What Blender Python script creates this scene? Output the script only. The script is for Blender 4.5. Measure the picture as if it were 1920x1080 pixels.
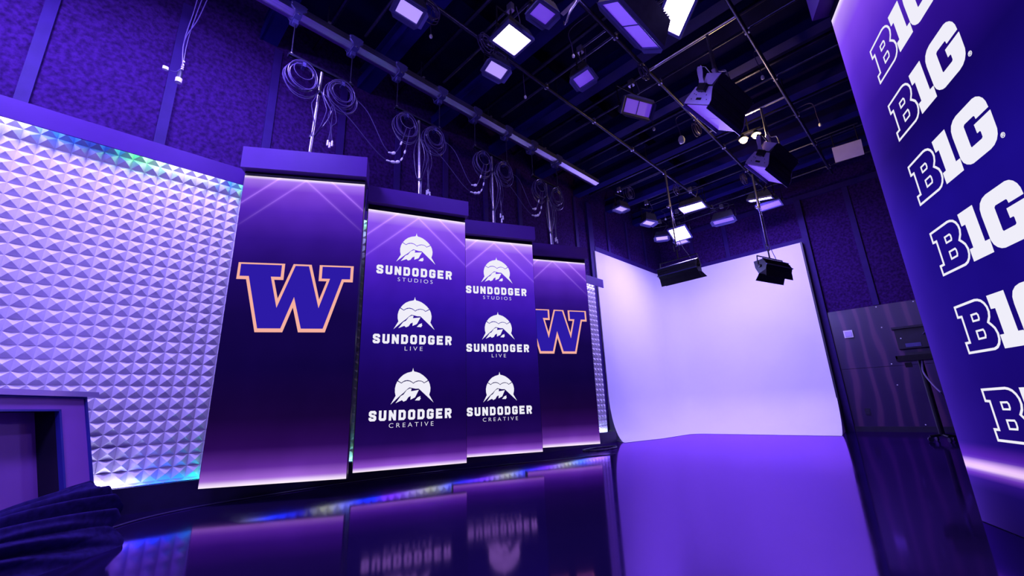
import bpy, math, random
from mathutils import Vector, Matrix
from mathutils.geometry import tessellate_polygon
random.seed(7)
PI = math.pi
S = bpy.context.scene
COL = S.collection
for o in list(bpy.data.objects): bpy.data.objects.remove(o)

# ------------------------------------------------------------------ camera, world, exposure
CAMPOS = Vector((0, 0, .705))
RX = Vector((0.6954129238765646, 0.7177042218433837, -0.03607651942233869))
DN = Vector((-0.2186251541381886, 0.16347751931947296, -0.9620177454991174))
FW = Vector((-0.6845464975321257, 0.6768868078381602, 0.2705925758241807))
cd = bpy.data.cameras.new('camera'); cd.sensor_width = 36; cd.lens = 14.9746
cd.clip_start = .02; cd.clip_end = 200
cam = bpy.data.objects.new('camera', cd); COL.objects.link(cam)
cam.matrix_world = Matrix(((RX[0], -DN[0], -FW[0], CAMPOS[0]), (RX[1], -DN[1], -FW[1], CAMPOS[1]), (RX[2], -DN[2], -FW[2], CAMPOS[2]), (0, 0, 0, 1)))
S.camera = cam
S.view_settings.view_transform = 'Standard'; S.view_settings.look = 'None'
S.view_settings.exposure = 0; S.view_settings.gamma = 1; S.view_settings.use_curve_mapping = False
w = bpy.data.worlds.new('world'); S.world = w; w.use_nodes = True
w.node_tree.nodes['Background'].inputs[0].default_value = (.05, .02, .3, 1)
w.node_tree.nodes['Background'].inputs[1].default_value = .02

LC = (.31, .225, 1.0)          # the violet of the studio lamps

def area(name, loc, direction, sx, sy, power, color=LC, spread=PI, parent=None):
    l = bpy.data.lights.new(name, 'AREA'); l.shape = 'RECTANGLE'; l.size = sx; l.size_y = sy
    l.energy = power; l.color = color; l.spread = spread
    o = bpy.data.objects.new(name, l); COL.objects.link(o)
    m = Vector(direction).normalized().to_track_quat('-Z', 'Y').to_matrix().to_4x4(); m.translation = Vector(loc)
    if parent: o.parent = parent; o.matrix_basis = parent.matrix_basis.inverted() @ m
    else: o.matrix_world = m
    return o

# ------------------------------------------------------------------ materials
def lin(c):
    return tuple((v / 255 / 12.92) if v / 255 <= .04045 else ((v / 255 + .055) / 1.055) ** 2.4 for v in c)
def mat(name, col, rough=.5, metal=0, noise=0, nscale=8, bump=0, bscale=60, spec=.5, emit=None, estr=1, stretch=None):
    m = bpy.data.materials.new(name); m.use_nodes = True
    nt = m.node_tree; b = nt.nodes['Principled BSDF']
    b.inputs['Base Color'].default_value = (*col, 1); b.inputs['Roughness'].default_value = rough
    b.inputs['Metallic'].default_value = metal; b.inputs['Specular IOR Level'].default_value = spec
    if emit: b.inputs['Emission Color'].default_value = (*emit, 1); b.inputs['Emission Strength'].default_value = estr
    tc = nt.nodes.new('ShaderNodeTexCoord'); mp = nt.nodes.new('ShaderNodeMapping')
    nt.links.new(tc.outputs['Object'], mp.inputs[0])
    if stretch: mp.inputs['Scale'].default_value = stretch
    if noise:
        n = nt.nodes.new('ShaderNodeTexNoise'); n.inputs['Scale'].default_value = nscale; n.inputs['Detail'].default_value = 5
        nt.links.new(mp.outputs[0], n.inputs['Vector'])
        r = nt.nodes.new('ShaderNodeValToRGB')
        r.color_ramp.elements[0].position = .3; r.color_ramp.elements[1].position = .7
        r.color_ramp.elements[0].color = (*[c * (1 - noise) for c in col], 1); r.color_ramp.elements[1].color = (*[min(1, c * (1 + noise)) for c in col], 1)
        nt.links.new(n.outputs['Fac'], r.inputs[0]); nt.links.new(r.outputs[0], b.inputs['Base Color'])
    if bump:
        n = nt.nodes.new('ShaderNodeTexNoise'); n.inputs['Scale'].default_value = bscale; n.inputs['Detail'].default_value = 4
        nt.links.new(mp.outputs[0], n.inputs['Vector'])
        bp = nt.nodes.new('ShaderNodeBump'); bp.inputs['Strength'].default_value = bump; bp.inputs['Distance'].default_value = .01
        nt.links.new(n.outputs['Fac'], bp.inputs['Height']); nt.links.new(bp.outputs[0], b.inputs['Normal'])
    return m
def emat(name, col, s=1):
    m = bpy.data.materials.new(name); m.use_nodes = True; nt = m.node_tree
    nt.nodes.remove(nt.nodes['Principled BSDF']); e = nt.nodes.new('ShaderNodeEmission')
    e.inputs[0].default_value = (*col, 1); e.inputs[1].default_value = s
    nt.links.new(e.outputs[0], nt.nodes['Material Output'].inputs[0]); return m

M = {}
M['felt'] = mat('acoustic_felt', (.034, .008, .095), .95, spec=.1, noise=.5, nscale=24, bump=.8, bscale=45)
M['batten'] = mat('painted_batten', (.030, .010, .12), .6, spec=.15, noise=.1)
M['fascia'] = mat('violet_fascia_paint', (.060, .013, .19), .5, spec=.15, noise=.06, nscale=4)
M['blackpaint'] = mat('black_paint', (.012, .009, .03), .45, noise=.3)
M['plinth'] = mat('dark_plinth_laminate', (.016, .010, .05), .35, noise=.2)
M['ceil'] = mat('dark_ceiling_paint', (.006, .0045, .055), .9, noise=.4, nscale=2, spec=.05)
M['beam'] = mat('dark_blue_steel', (.012, .007, .13), .7, noise=.2, nscale=3, spec=.08)
M['tile'] = mat('white_pyramid_tile', (.80, .76, .86), .32, noise=.03, nscale=3)
M['cyc'] = mat('white_cyc_paint', (.82, .80, .84), .6, noise=.015, nscale=1.2)
M['pipe'] = mat('dark_steel_pipe', (.05, .045, .10), .35, metal=.8, noise=.3, nscale=20)
M['steel'] = mat('bright_steel', (.55, .52, .62), .3, metal=.9, noise=.1, nscale=30)
M['alu'] = mat('brushed_aluminium', (.80, .76, .90), .30, metal=1, noise=.12, nscale=3, stretch=(20, .5, 20))
M['black'] = mat('black_metal', (.012, .011, .02), .4, metal=.3, noise=.3, nscale=20)
M['rubber'] = mat('black_rubber', (.02, .018, .045), .45, noise=.2, nscale=40)
M['cable'] = mat('glossy_cable', (.06, .04, .14), .3, noise=.1, nscale=40)
M['housing'] = mat('grey_lamp_housing', (.05, .048, .075), .38, metal=.2, noise=.2, nscale=15)
M['endplate'] = mat('blue_lamp_endplate', (.55, .45, .85), .4, metal=.1, noise=.08, nscale=12)
M['frame'] = mat('blue_lamp_frame', (.08, .07, .25), .4, metal=.3, noise=.1, nscale=20)
M['diff'] = mat('violet_glowing_diffuser', (.5, .4, .8), .5, emit=lin((100, 56, 205)), estr=.8)  # faint glow put into the face as emission, on unlit lamps too
M['pale'] = mat('pale_glowing_diffuser', (.6, .5, .86), .5, emit=lin((185, 158, 250)), estr=.85)  # faces of unlit lamps, their pale glow put in as emission
M['milk'] = mat('milky_plastic', (.55, .45, .8), .5, noise=.05)
M['white'] = mat('white_plastic', (.8, .8, .85), .35, noise=.05, nscale=20)
M['ply'] = None
M['drape'] = mat('black_velour', (.022, .012, .10), .9, spec=.08, noise=.3, nscale=30)
M['desk'] = mat('desk_violet_panel', (.30, .10, .52), .45, noise=.06, nscale=3)
M['desktop'] = mat('desk_top_laminate', (.55, .45, .85), .2, metal=.5, noise=.15, nscale=3, stretch=(1, 8, 1))
M['desktrim'] = mat('desk_blue_trim', (.03, .03, .30), .35, noise=.1)
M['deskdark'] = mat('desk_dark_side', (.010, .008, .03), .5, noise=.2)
M['lampon'] = emat('lit_lamp_diffuser', (1.0, .86, 1.25), 9)
M['bulb'] = emat('warm_bulb', (1, .72, .36), 22)
M['letter'] = emat('white_screen_pixels', lin((240, 238, 250)), 1)
M['peach'] = emat('peach_screen_pixels', lin((246, 176, 160)), 1)
M['wblue'] = emat('blue_screen_pixels', lin((44, 26, 165)), 1)
M['redled'] = emat('red_pilot', (1, .05, .05), 1.5)

def plywood():
    m = mat('stained_plywood', (.035, .016, .05), .28, spec=.6); nt = m.node_tree; b = nt.nodes['Principled BSDF']
    tc = nt.nodes.new('ShaderNodeTexCoord'); mp = nt.nodes.new('ShaderNodeMapping'); mp.inputs['Scale'].default_value = (1.9, 1, .55)
    nt.links.new(tc.outputs['Object'], mp.inputs[0])
    wv = nt.nodes.new('ShaderNodeTexWave'); wv.bands_direction = 'X'; wv.inputs['Scale'].default_value = .55; wv.inputs['Distortion'].default_value = 11
    wv.inputs['Detail'].default_value = 3; wv.inputs['Detail Scale'].default_value = .7
    nt.links.new(mp.outputs[0], wv.inputs['Vector'])
    r = nt.nodes.new('ShaderNodeValToRGB'); e = r.color_ramp.elements
    e[0].color = (.030, .016, .07, 1); e[0].position = .2; e[1].color = (.10, .040, .11, 1); e[1].position = .95
    e2 = r.color_ramp.elements.new(.72); e2.color = (.040, .018, .085, 1)
    nt.links.new(wv.outputs['Color'], r.inputs[0]); nt.links.new(r.outputs[0], b.inputs['Base Color'])
    return m
M['ply'] = plywood()

def floormat():
    m = bpy.data.materials.new('polished_dark_floor'); m.use_nodes = True; nt = m.node_tree; N = nt.nodes; Lk = nt.links.new
    N.remove(N['Principled BSDF']); out = N['Material Output']
    tc = N.new('ShaderNodeTexCoord'); mp = N.new('ShaderNodeMapping'); Lk(tc.outputs['Object'], mp.inputs[0])
    n1 = N.new('ShaderNodeTexNoise'); n1.inputs['Scale'].default_value = .9; n1.inputs['Detail'].default_value = 8; n1.inputs['Roughness'].default_value = .6; Lk(mp.outputs[0], n1.inputs['Vector'])
    n2 = N.new('ShaderNodeTexNoise'); n2.inputs['Scale'].default_value = 1.3; n2.inputs['Detail'].default_value = 2; Lk(mp.outputs[0], n2.inputs['Vector'])
    r = N.new('ShaderNodeMapRange'); r.inputs[1].default_value = .3; r.inputs[2].default_value = .7; r.inputs[3].default_value = .05; r.inputs[4].default_value = .12; Lk(n1.outputs['Fac'], r.inputs[0])
    bp = N.new('ShaderNodeBump'); bp.inputs['Strength'].default_value = .07; bp.inputs['Distance'].default_value = .012; Lk(n2.outputs['Fac'], bp.inputs['Height'])
    d = N.new('ShaderNodeBsdfDiffuse')
    cr = N.new('ShaderNodeValToRGB'); cr.color_ramp.elements[0].color = (.009, .005, .028, 1); cr.color_ramp.elements[1].color = (.016, .009, .048, 1); Lk(n1.outputs['Fac'], cr.inputs[0]); Lk(cr.outputs[0], d.inputs[0])
    g = N.new('ShaderNodeBsdfGlossy'); g.inputs['Color'].default_value = (.55, .23, 1, 1); Lk(r.outputs[0], g.inputs['Roughness']); Lk(bp.outputs[0], g.inputs['Normal'])
    f = N.new('ShaderNodeFresnel'); f.inputs[0].default_value = 1.85
    mx = N.new('ShaderNodeMixShader'); Lk(f.outputs[0], mx.inputs[0]); Lk(d.outputs[0], mx.inputs[1]); Lk(g.outputs[0], mx.inputs[2])
    Lk(mx.outputs[0], out.inputs[0]); return m
M['floor'] = floormat()

def screenmat(name, stops, H, chev=None, side=None):
    """video content of an LED wall: a gradient up the panel, soft chevron beams; emission only"""
    m = bpy.data.materials.new(name); m.use_nodes = True; nt = m.node_tree; N = nt.nodes; Lk = nt.links.new
    N.remove(N['Principled BSDF']); out = N['Material Output']
    tc = N.new('ShaderNodeTexCoord'); sp = N.new('ShaderNodeSeparateXYZ'); Lk(tc.outputs['Object'], sp.inputs[0])
    dv = N.new('ShaderNodeMath'); dv.operation = 'DIVIDE'; dv.inputs[1].default_value = H; Lk(sp.outputs[2], dv.inputs[0])
    r = N.new('ShaderNodeValToRGB'); e = r.color_ramp.elements
    for i, (p, c) in enumerate(stops):
        el = e[i] if i < 2 else e.new(p / H)
        el.position = p / H; el.color = (*lin(c), 1)
    Lk(dv.outputs[0], r.inputs[0]); cur = r.outputs[0]
    def mth(op, a, b=None, c=None):
        n = N.new('ShaderNodeMath'); n.operation = op
        for i, v in enumerate((a, b, c)):
            if v is None: continue
            if isinstance(v, (int, float)): n.inputs[i].default_value = v
            else: Lk(v, n.inputs[i])
        return n.outputs[0]
    def addcol(fac, col):
        nonlocal cur
        mx = N.new('ShaderNodeMix'); mx.data_type = 'RGBA'; mx.blend_type = 'ADD'; mx.clamp_factor = False
        mx.inputs[7].default_value = (*col, 1); Lk(fac, mx.inputs[0]); Lk(cur, mx.inputs[6]); cur = mx.outputs[2]
    if chev:
        xc, lines = chev
        ax = mth('ABSOLUTE', mth('SUBTRACT', sp.outputs[0], xc))
        for (off, strength, zlo) in lines:       # line: z = off - .98*|x-xc|
            d = mth('ABSOLUTE', mth('ADD', mth('SUBTRACT', sp.outputs[2], off), mth('MULTIPLY', ax, .93)))
            core = mth('MULTIPLY', mth('POWER', 2.718, mth('MULTIPLY', d, -95.0)), strength)
            fade = N.new('ShaderNodeMapRange'); fade.inputs[1].default_value = zlo; fade.inputs[2].default_value = H * .99; Lk(sp.outputs[2], fade.inputs[0])
            addcol(mth('MULTIPLY', core, fade.outputs[0]), (.45, .22, .7))
    if side:
        f = mth('POWER', 2.718, mth('MULTIPLY', sp.outputs[0], -side[0])); addcol(f, side[1])
    n = N.new('ShaderNodeTexNoise'); n.inputs['Scale'].default_value = 2.2; Lk(tc.outputs['Object'], n.inputs['Vector'])
    mr = N.new('ShaderNodeMapRange'); mr.inputs[3].default_value = .75; mr.inputs[4].default_value = 1.25; Lk(n.outputs['Fac'], mr.inputs[0])
    em = N.new('ShaderNodeEmission'); Lk(cur, em.inputs[0]); Lk(mr.outputs[0], em.inputs[1]); Lk(em.outputs[0], out.inputs[0])
    return m

def stripmat(name, k, stops, y0, y1, s):
    m = bpy.data.materials.new(name); m.use_nodes = True; nt = m.node_tree; N = nt.nodes; Lk = nt.links.new
    N.remove(N['Principled BSDF']); out = N['Material Output']
    tc = N.new('ShaderNodeTexCoord'); sp = N.new('ShaderNodeSeparateXYZ'); Lk(tc.outputs['Object'], sp.inputs[0])
    mr = N.new('ShaderNodeMapRange'); mr.inputs[1].default_value = y0; mr.inputs[2].default_value = y1; Lk(sp.outputs[1], mr.inputs[0])
    r = N.new('ShaderNodeValToRGB'); e = r.color_ramp.elements
    for i, (p, c) in enumerate(stops):
        t = (p - y0) / (y1 - y0); el = e[i] if i < 2 else e.new(t); el.position = t; el.color = (*c, 1)
    Lk(mr.outputs[0], r.inputs[0]); em = N.new('ShaderNodeEmission'); em.inputs[1].default_value = s
    Lk(r.outputs[0], em.inputs[0]); Lk(em.outputs[0], out.inputs[0]); return m

# ------------------------------------------------------------------ mesh helpers
def xf(loc=(0, 0, 0), rz=0): 
    m = Matrix.Rotation(rz, 4, 'Z'); m.translation = Vector(loc); return m
def frame(c, n, u):
    n = Vector(n).normalized(); u = Vector(u); u = (u - n * u.dot(n)).normalized(); v = n.cross(u)
    m = Matrix(((u[0], v[0], n[0], c[0]), (u[1], v[1], n[1], c[1]), (u[2], v[2], n[2], c[2]), (0, 0, 0, 1))); return m
I4 = Matrix.Identity(4)
class MB:
    def __init__(s): s.v = []; s.f = []; s.sm = False
    def add(s, vs, fs, m=I4):
        k = len(s.v); s.v += [m @ Vector(p) for p in vs]; s.f += [tuple(i + k for i in f) for f in fs]; return s
    def box(s, c, d, m=I4, rz=0, bev=0):
        x, y, z = d[0] / 2, d[1] / 2, d[2] / 2
        mm = m @ Matrix.Translation(Vector(c)) @ Matrix.Rotation(rz, 4, 'Z')
        b = min(bev, x * .9, y * .9)
        if b:
            pts = [(-x + b, -y), (x - b, -y), (x, -y + b), (x, y - b), (x - b, y), (-x + b, y), (-x, y - b), (-x, -y + b)]
            return s.prism(pts, -z, z, mm)
        return s.add([(-x, -y, -z), (x, -y, -z), (x, y, -z), (-x, y, -z), (-x, -y, z), (x, -y, z), (x, y, z), (-x, y, z)],
                     [(0, 3, 2, 1), (4, 5, 6, 7), (0, 1, 5, 4), (1, 2, 6, 5), (2, 3, 7, 6), (3, 0, 4, 7)], mm)
    def bb(s, x0, x1, y0, y1, z0, z1, m=I4): return s.box(((x0 + x1) / 2, (y0 + y1) / 2, (z0 + z1) / 2), (x1 - x0, y1 - y0, z1 - z0), m)
    def prism(s, pts, z0, z1, m=I4):
        n = len(pts)
        if sum(pts[i][0] * pts[(i + 1) % n][1] - pts[(i + 1) % n][0] * pts[i][1] for i in range(n)) < 0: pts = pts[::-1]
        vs = [(p[0], p[1], z0) for p in pts] + [(p[0], p[1], z1) for p in pts]
        tr = tessellate_polygon([[Vector((p[0], p[1], 0)) for p in pts]])
        fs = []
        for t in tr:
            a, b, c = t
            ar = (pts[b][0] - pts[a][0]) * (pts[c][1] - pts[a][1]) - (pts[c][0] - pts[a][0]) * (pts[b][1] - pts[a][1])
            if ar < 0: a, c = c, a
            fs.append((c, b, a)); fs.append((a + n, b + n, c + n))
        fs += [(i, (i + 1) % n, (i + 1) % n + n, i + n) for i in range(n)]
        return s.add(vs, fs, m)
    def tube(s, path, r, seg=8, closed=False, m=I4):
        P = [Vector(p) for p in path]; n = len(P); rings = []
        up = None
        for i in range(n):
            a = P[i - 1] if (i > 0 or closed) else P[i]; b = P[(i + 1) % n] if (i < n - 1 or closed) else P[i]
            t = (b - a).normalized()
            if up is None:
                up = Vector((0, 0, 1)) if abs(t.z) < .9 else Vector((1, 0, 0))
            x = t.cross(up)
            if x.length < 1e-4: x = t.orthogonal()
            x.normalize(); y = x.cross(t).normalized(); up = y
            rr = r[i] if isinstance(r, (list, tuple)) else r
            rings.append([P[i] + (x * math.cos(2 * PI * k / seg) + y * math.sin(2 * PI * k / seg)) * rr for k in range(seg)])
        vs = [p for q in rings for p in q]; fs = []
        for i in range(n if closed else n - 1):
            j = (i + 1) % n
            for k in range(seg):
                l = (k + 1) % seg; fs.append((i * seg + k, i * seg + l, j * seg + l, j * seg + k))
        if not closed: fs.append(tuple(range(seg))[::-1]); fs.append(tuple((n - 1) * seg + k for k in range(seg)))
        s.sm = True
        return s.add(vs, fs, m)
    def lathe(s, prof, seg=16, m=I4):
        vs = []; fs = []
        for (r, z) in prof: vs += [(r * math.cos(2 * PI * k / seg), r * math.sin(2 * PI * k / seg), z) for k in range(seg)]
        for i in range(len(prof) - 1):
            for k in range(seg):
                l = (k + 1) % seg; fs.append((i * seg + k, i * seg + l, (i + 1) * seg + l, (i + 1) * seg + k))
        s.sm = True
        return s.add(vs, fs, m)
    def build(s, name, material, parent=None, **tags):
        me = bpy.data.meshes.new(name)
        pm = I4
        if parent is not None:
            pm = parent.matrix_basis if parent.parent is None else parent.parent.matrix_basis @ parent.matrix_basis
        inv = pm.inverted()
        org = tags.pop('origin', None)
        if parent is None and org is not None: inv = org.inverted()
        me.from_pydata([inv @ p for p in s.v], [], s.f)
        if s.sm:
            for p in me.polygons: p.use_smooth = len(p.vertices) < 6
            try: me.set_sharp_from_angle(angle=math.radians(40))
            except Exception: pass
        me.materials.append(material); me.update()
        o = bpy.data.objects.new(name, me); COL.objects.link(o)
        if parent is not None: o.parent = parent
        elif org is not None: o.matrix_basis = org
        for k, v in tags.items(): o[k] = v
        return o
def thing(name, label, cat, m=I4, group=None):
    o = bpy.data.objects.new(name, None); o.empty_display_size = .1; COL.objects.link(o)
    o.matrix_basis = m; o['label'] = label; o['category'] = cat
    if group: o['group'] = group
    return o
def tag(o, label, cat, group=None):
    o['label'] = label; o['category'] = cat
    if group: o['group'] = group
    return o
def struct(mb, name, material, **k):
    o = mb.build(name, material, **k); o['kind'] = 'structure'; return o
def T(x, y, z): return Matrix.Translation(Vector((x, y, z)))
def catmull(P, k=8):
    P = [Vector(p) for p in P]; Q = [P[0] * 2 - P[1]] + P + [P[-1] * 2 - P[-2]]; out = []
    for i in range(1, len(Q) - 2):
        for j in range(k):
            t = j / k; a, b, c, d = Q[i - 1], Q[i], Q[i + 1], Q[i + 2]
            out.append(.5 * ((2 * b) + (c - a) * t + (2 * a - 5 * b + 4 * c - d) * t * t + (3 * b - a - 3 * c + d) * t ** 3))
    out.append(P[-1]); return out

# ------------------------------------------------------------------ the room
CZ = 6.05
struct(MB().bb(-5.4, 4.0, -4.2, 11.4, -.1, 0), 'floor', M['floor'])
struct(MB().bb(-5.4, 4.0, -4.2, 11.4, CZ, CZ + .1), 'ceiling', M['ceil'])
struct(MB().bb(-5.4, -5.2, -4.2, 11.4, 0, CZ), 'wall_left', M['felt'])
struct(MB().bb(-5.2, 4.0, 11.2, 11.4, 0, CZ), 'wall_back', M['felt'])
struct(MB().bb(3.8, 4.0, -4.2, 11.2, 0, CZ), 'wall_right', M['felt'])
struct(MB().bb(-5.2, 3.8, -4.2, -4.0, 0, CZ), 'wall_front', M['felt'])
k = 0
def trim(mb, material=M['batten']):
    global k
    k += 1; return struct(mb, 'trim_%d' % k, material)
for y in [-3.45, -2.58, -1.70, -.83, .115, 1.06, 1.93, 2.8, 3.68, 4.55, 5.42, 6.3, 7.2, 7.72, 8.46, 9.36, 10.25]:
    trim(MB().bb(-5.2, -5.17, y - .045, y + .045, 3.2 if y < 7.3 else 4.13, 5.25))
trim(MB().bb(-5.2, -5.15, 7.62, 7.80, .2, 5.25))
for x in [-4.3, -3.42, -2.555]:
    trim(MB().bb(x - .05, x + .05, 11.17, 11.2, 4.13, 5.1))
trim(MB().bb(-1.80, -1.68, 11.12, 11.2, 0, 5.1))
for x in [-.85, .1, 1.05, 2.0, 2.95]:
    trim(MB().bb(x - .05, x + .05, 11.17, 11.2, 2.44, 5.1))
trim(MB().bb(-5.2, -1.74, 11.14, 11.2, 4.07, 4.19))
trim(MB().bb(-5.2, -5.14, 7.8, 11.2, 4.07, 4.19))
trim(MB().bb(-5.2, 3.8, 11.15, 11.2, 5.1, 5.22))
# plywood wainscot: two courses of sheets
ply = MB()
for i, (x0, x1) in enumerate([(-1.68, .75), (.756, 3.2), (3.206, 3.8)]):
    for z0, z1 in ((.1, 1.217), (1.223, 2.43)): ply.bb(x0, x1, 11.165, 11.2, z0, z1)
struct(ply, 'wall_back_wainscot', M['ply'])
struct(MB().bb(-1.68, 3.8, 11.14, 11.2, 0, .1), 'baseboard_back', M['blackpaint'])
for i, (x, z) in enumerate([(-.86, 2.4), (-.86, 1.98), (-.86, 1.26), (-.86, .86), (-.62, .13), (-.3, 2.4)]):
    o = MB().lathe([(0, .01), (.010, .008), (.012, 0)], 10, frame((x, 11.165, z), (0, -1, 0), (1, 0, 0))).build('screw_cover', M['white'], origin=T(x, 11.165, z))
    tag(o, ['topmost small bright screw cap on the plywood below the wall batten', 'small bright screw cap right of the pale wall sensor', 'small bright screw cap just above the seam between the plywood sheets', 'small bright screw cap in the middle of the lower plywood sheet', 'lowest small bright screw cap just above the black baseboard', 'small bright screw cap at the top right of the plywood'][i], 'screw cap', 'screw caps on the plywood wall')

# cyclorama: white cove wall with swept floor edge
def cyc():
    outer = []; inner = []
    R = .55; n = 14
    # outer (wall) path : left wing from y=7.75 to corner, then along the back to x=-1.83
    for i in range(7): outer.append((-5.12, 7.75 + (11.02 - R - 7.75) * i / 6)); inner.append((-4.60 + .19 * min(1, i / 3), 7.36 + (9.55 - 7.36) * i / 6))
    for i in range(1, n):
        a = PI - (PI / 2) * i / n; outer.append((-5.12 + R + R * math.cos(a), 11.02 - R + R * math.sin(a)))
        r = .32; inner.append((-4.41 + r + r * math.cos(a), 9.58 + r * math.sin(a)))
    for i in range(9):
        t = i / 8; outer.append((-5.12 + R + (-1.83 + 5.12 - R) * t, 11.02)); inner.append((-4.09 + (-1.70 + 4.09) * t, 9.90 - .02 * t))
    prof = [(1, .004)] + [(1 - math.sin(q * PI / 24), (1 - math.cos(q * PI / 24))) for q in range(1, 13)]
    H = 4.06; rows = []
    for (u, v) in prof: rows.append([(o[0] + (i_[0] - o[0]) * u, o[1] + (i_[1] - o[1]) * u, max(.004, v * .9)) for o, i_ in zip(outer, inner)])
    for z in (2, 3, H): rows.append([(o[0], o[1], z) for o in outer])
    m_ = len(outer); vs = [p for r_ in rows for p in r_]; fs = []
    for j in range(len(rows) - 1):
        for i in range(m_ - 1): fs.append((j * m_ + i, j * m_ + i + 1, (j + 1) * m_ + i + 1, (j + 1) * m_ + i))
    b = MB(); b.add(vs, fs)
    kk = len(b.v)   # give it thickness: top cap to the wall and end caps
    top = [(o[0], o[1], H) for o in outer]; bk = [(max(-5.199, o[0] - .07) if i < 8 else o[0], o[1] if i < 8 else 11.13, H) for i, o in enumerate(outer)]
    b.add(top + bk, [(i + 1, i, m_ + i, m_ + i + 1) for i in range(m_ - 1)])
    for e in (0, m_ - 1):
        col = [r_[e] for r_ in rows]; back = (outer[e][0] - (.07 if e == 0 else 0), outer[e][1] + (0 if e == 0 else .11))
        b.add(col + [(back[0], back[1], p[2]) for p in col], [(i, i + 1, len(col) + i + 1, len(col) + i) for i in range(len(col) - 1)])
    b.sm = True
    return b
c_ = thing('cyclorama', 'large white seamless curved backdrop filling the far corner of the studio', 'backdrop', T(-3.2, 10.2, 0))
cyc().build('cove_surface', M['cyc'], c_)
MB().bb(-1.835, -1.80, 10.98, 11.19, 0, 4.06).build('end_board', M['blackpaint'], c_, label='thin black end board')

# ------------------------------------------------------------------ pyramid tile wall
XW = -4.90; PT = .0975; Z0 = .2; Z1 = 3.05 + .0975; Y0 = -2.6; Y1 = 7.27
tw = thing('pyramid_tile_wall', 'long white wall of pyramid relief tiles behind the hanging screens', 'set wall', T(XW, 2, 0))
def pyramids():
    b = MB(); ny = int((Y1 - Y0) / PT); nz = int((Z1 - Z0) / PT)
    vs = []; fs = []
    dep = .036
    def q(y0, y1, z0, z1, za):
        k = len(vs); ya = (y0 + y1) / 2; zb = za
        vs.extend([(XW, y0, z0), (XW, y1, z0), (XW, y1, z1), (XW, y0, z1), (XW + dep, ya, zb)])
        for a, c in ((0, 1), (1, 2), (2, 3), (3, 0)): fs.append((k + a, k + c, k + 4))
    g = .0012
    for i in range(ny):
        y = Y1 - (i + 1) * PT
        for j in range(nz):
            z = Z1 - (j + 1) * PT
            q(y + g, y + PT - g, z + g, z + PT - g, z + PT / 2)
    # cut lower half-row
    zr = Z1 - nz * PT
    for i in range(ny):
        y = Y1 - (i + 1) * PT; t = (zr - Z0) / PT
        k = len(vs); vs.extend([(XW, y + g, zr), (XW, y + PT - g, zr), (XW + dep * min(1, 2 * t), y + PT / 2, Z0)])
        fs.append((k, k + 2, k + 1))
    b.add(vs, fs); b.bb(XW - .02, XW - .001, Y1 - ny * PT, Y1, Z0, Z1); return b
pyramids().build('tile_facing', M['tile'], tw)
MB().bb(-5.05, XW - .02, Y0, Y1, Z0 - .001, Z1 + .001).build('backing_frame', M['blackpaint'], tw)
fa = MB().bb(-4.80, -4.785, Y0, Y1 + .17, 3.058, 3.235).bb(-5.15, -4.80, Y0, Y1 + .17, 3.18, 3.235); fa.bb(-5.15, -5.09, Y0, Y1 + .17, 3.235, 3.25)
fa.build('top_fascia', M['fascia'], tw)
MB().bb(-4.842, -4.825, Y0, Y1 + .17, 0, Z0).bb(-5.1, -4.842, Y0, Y1 + .17, 0, Z0 - .05).bb(-4.9, -4.83, Y1, Y1 + .17, 0, Z0).build('plinth', M['plinth'], tw)
WH = (.9, .85, 1.3); BL = (.0, .10, 1.0); GR = (.45, 1.2, .12); DK = (.01, .01, .12); PU = (.25, .1, .7); CY = (.05, .6, 1.0)
tops = [(-2.6, WH), (-.78, WH), (-.60, (.02, .2, 1.0)), (-.35, DK), (-.15, (.0, .05, .3)), (0, (.1, .9, .1)), (.12, (.4, 1.1, .4)), (.25, WH), (.55, WH), (.68, BL), (.82, (.02, .25, .5)), (.95, GR), (1.5, WH), (1.95, GR), (2.5, BL), (3.1, PU), (3.6, GR), (4.3, BL), (5.0, PU), (5.7, GR), (6.7, WH), (7.25, WH)]
bots = [(-2.6, WH), (.0, WH), (.22, WH), (.45, BL), (.72, (.0, .05, .25)), (.90, (.0, .5, .4)), (1.15, GR), (1.45, BL), (1.8, DK), (2.0, GR), (2.35, BL), (2.8, PU), (3.3, GR), (3.7, BL), (4.2, PU), (4.6, GR), (5.0, BL), (5.5, PU), (6.0, GR), (6.4, CY), (6.9, WH), (7.25, (.3, .5, 1))]
def split_strip(stops, x0, x1, z0, z1, nm, s):
    # one LED tape, modelled as three lengths because a tape reel is short
    cuts = [Y0, .05, 2.6, Y1]
    for a, b in zip(cuts, cuts[1:]):
        st = [p for p in stops if a <= p[0] <= b]
        st = [(a, st[0][1])] + st + [(b, st[-1][1])]
        mt = stripmat(nm, 0, [(p[0] - 2, p[1]) for p in st], a - 2, b - 2, s)
        MB().bb(x0, x1, a, b, z0, z1).build(nm, mt, tw)
split_strip(tops, XW + .075, XW + .09, 3.140, 3.155, 'top_light_strip', 34)
split_strip(bots, XW + .046, XW + .058, Z0 - .030, Z0 - .016, 'bottom_light_strip', 45)

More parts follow.
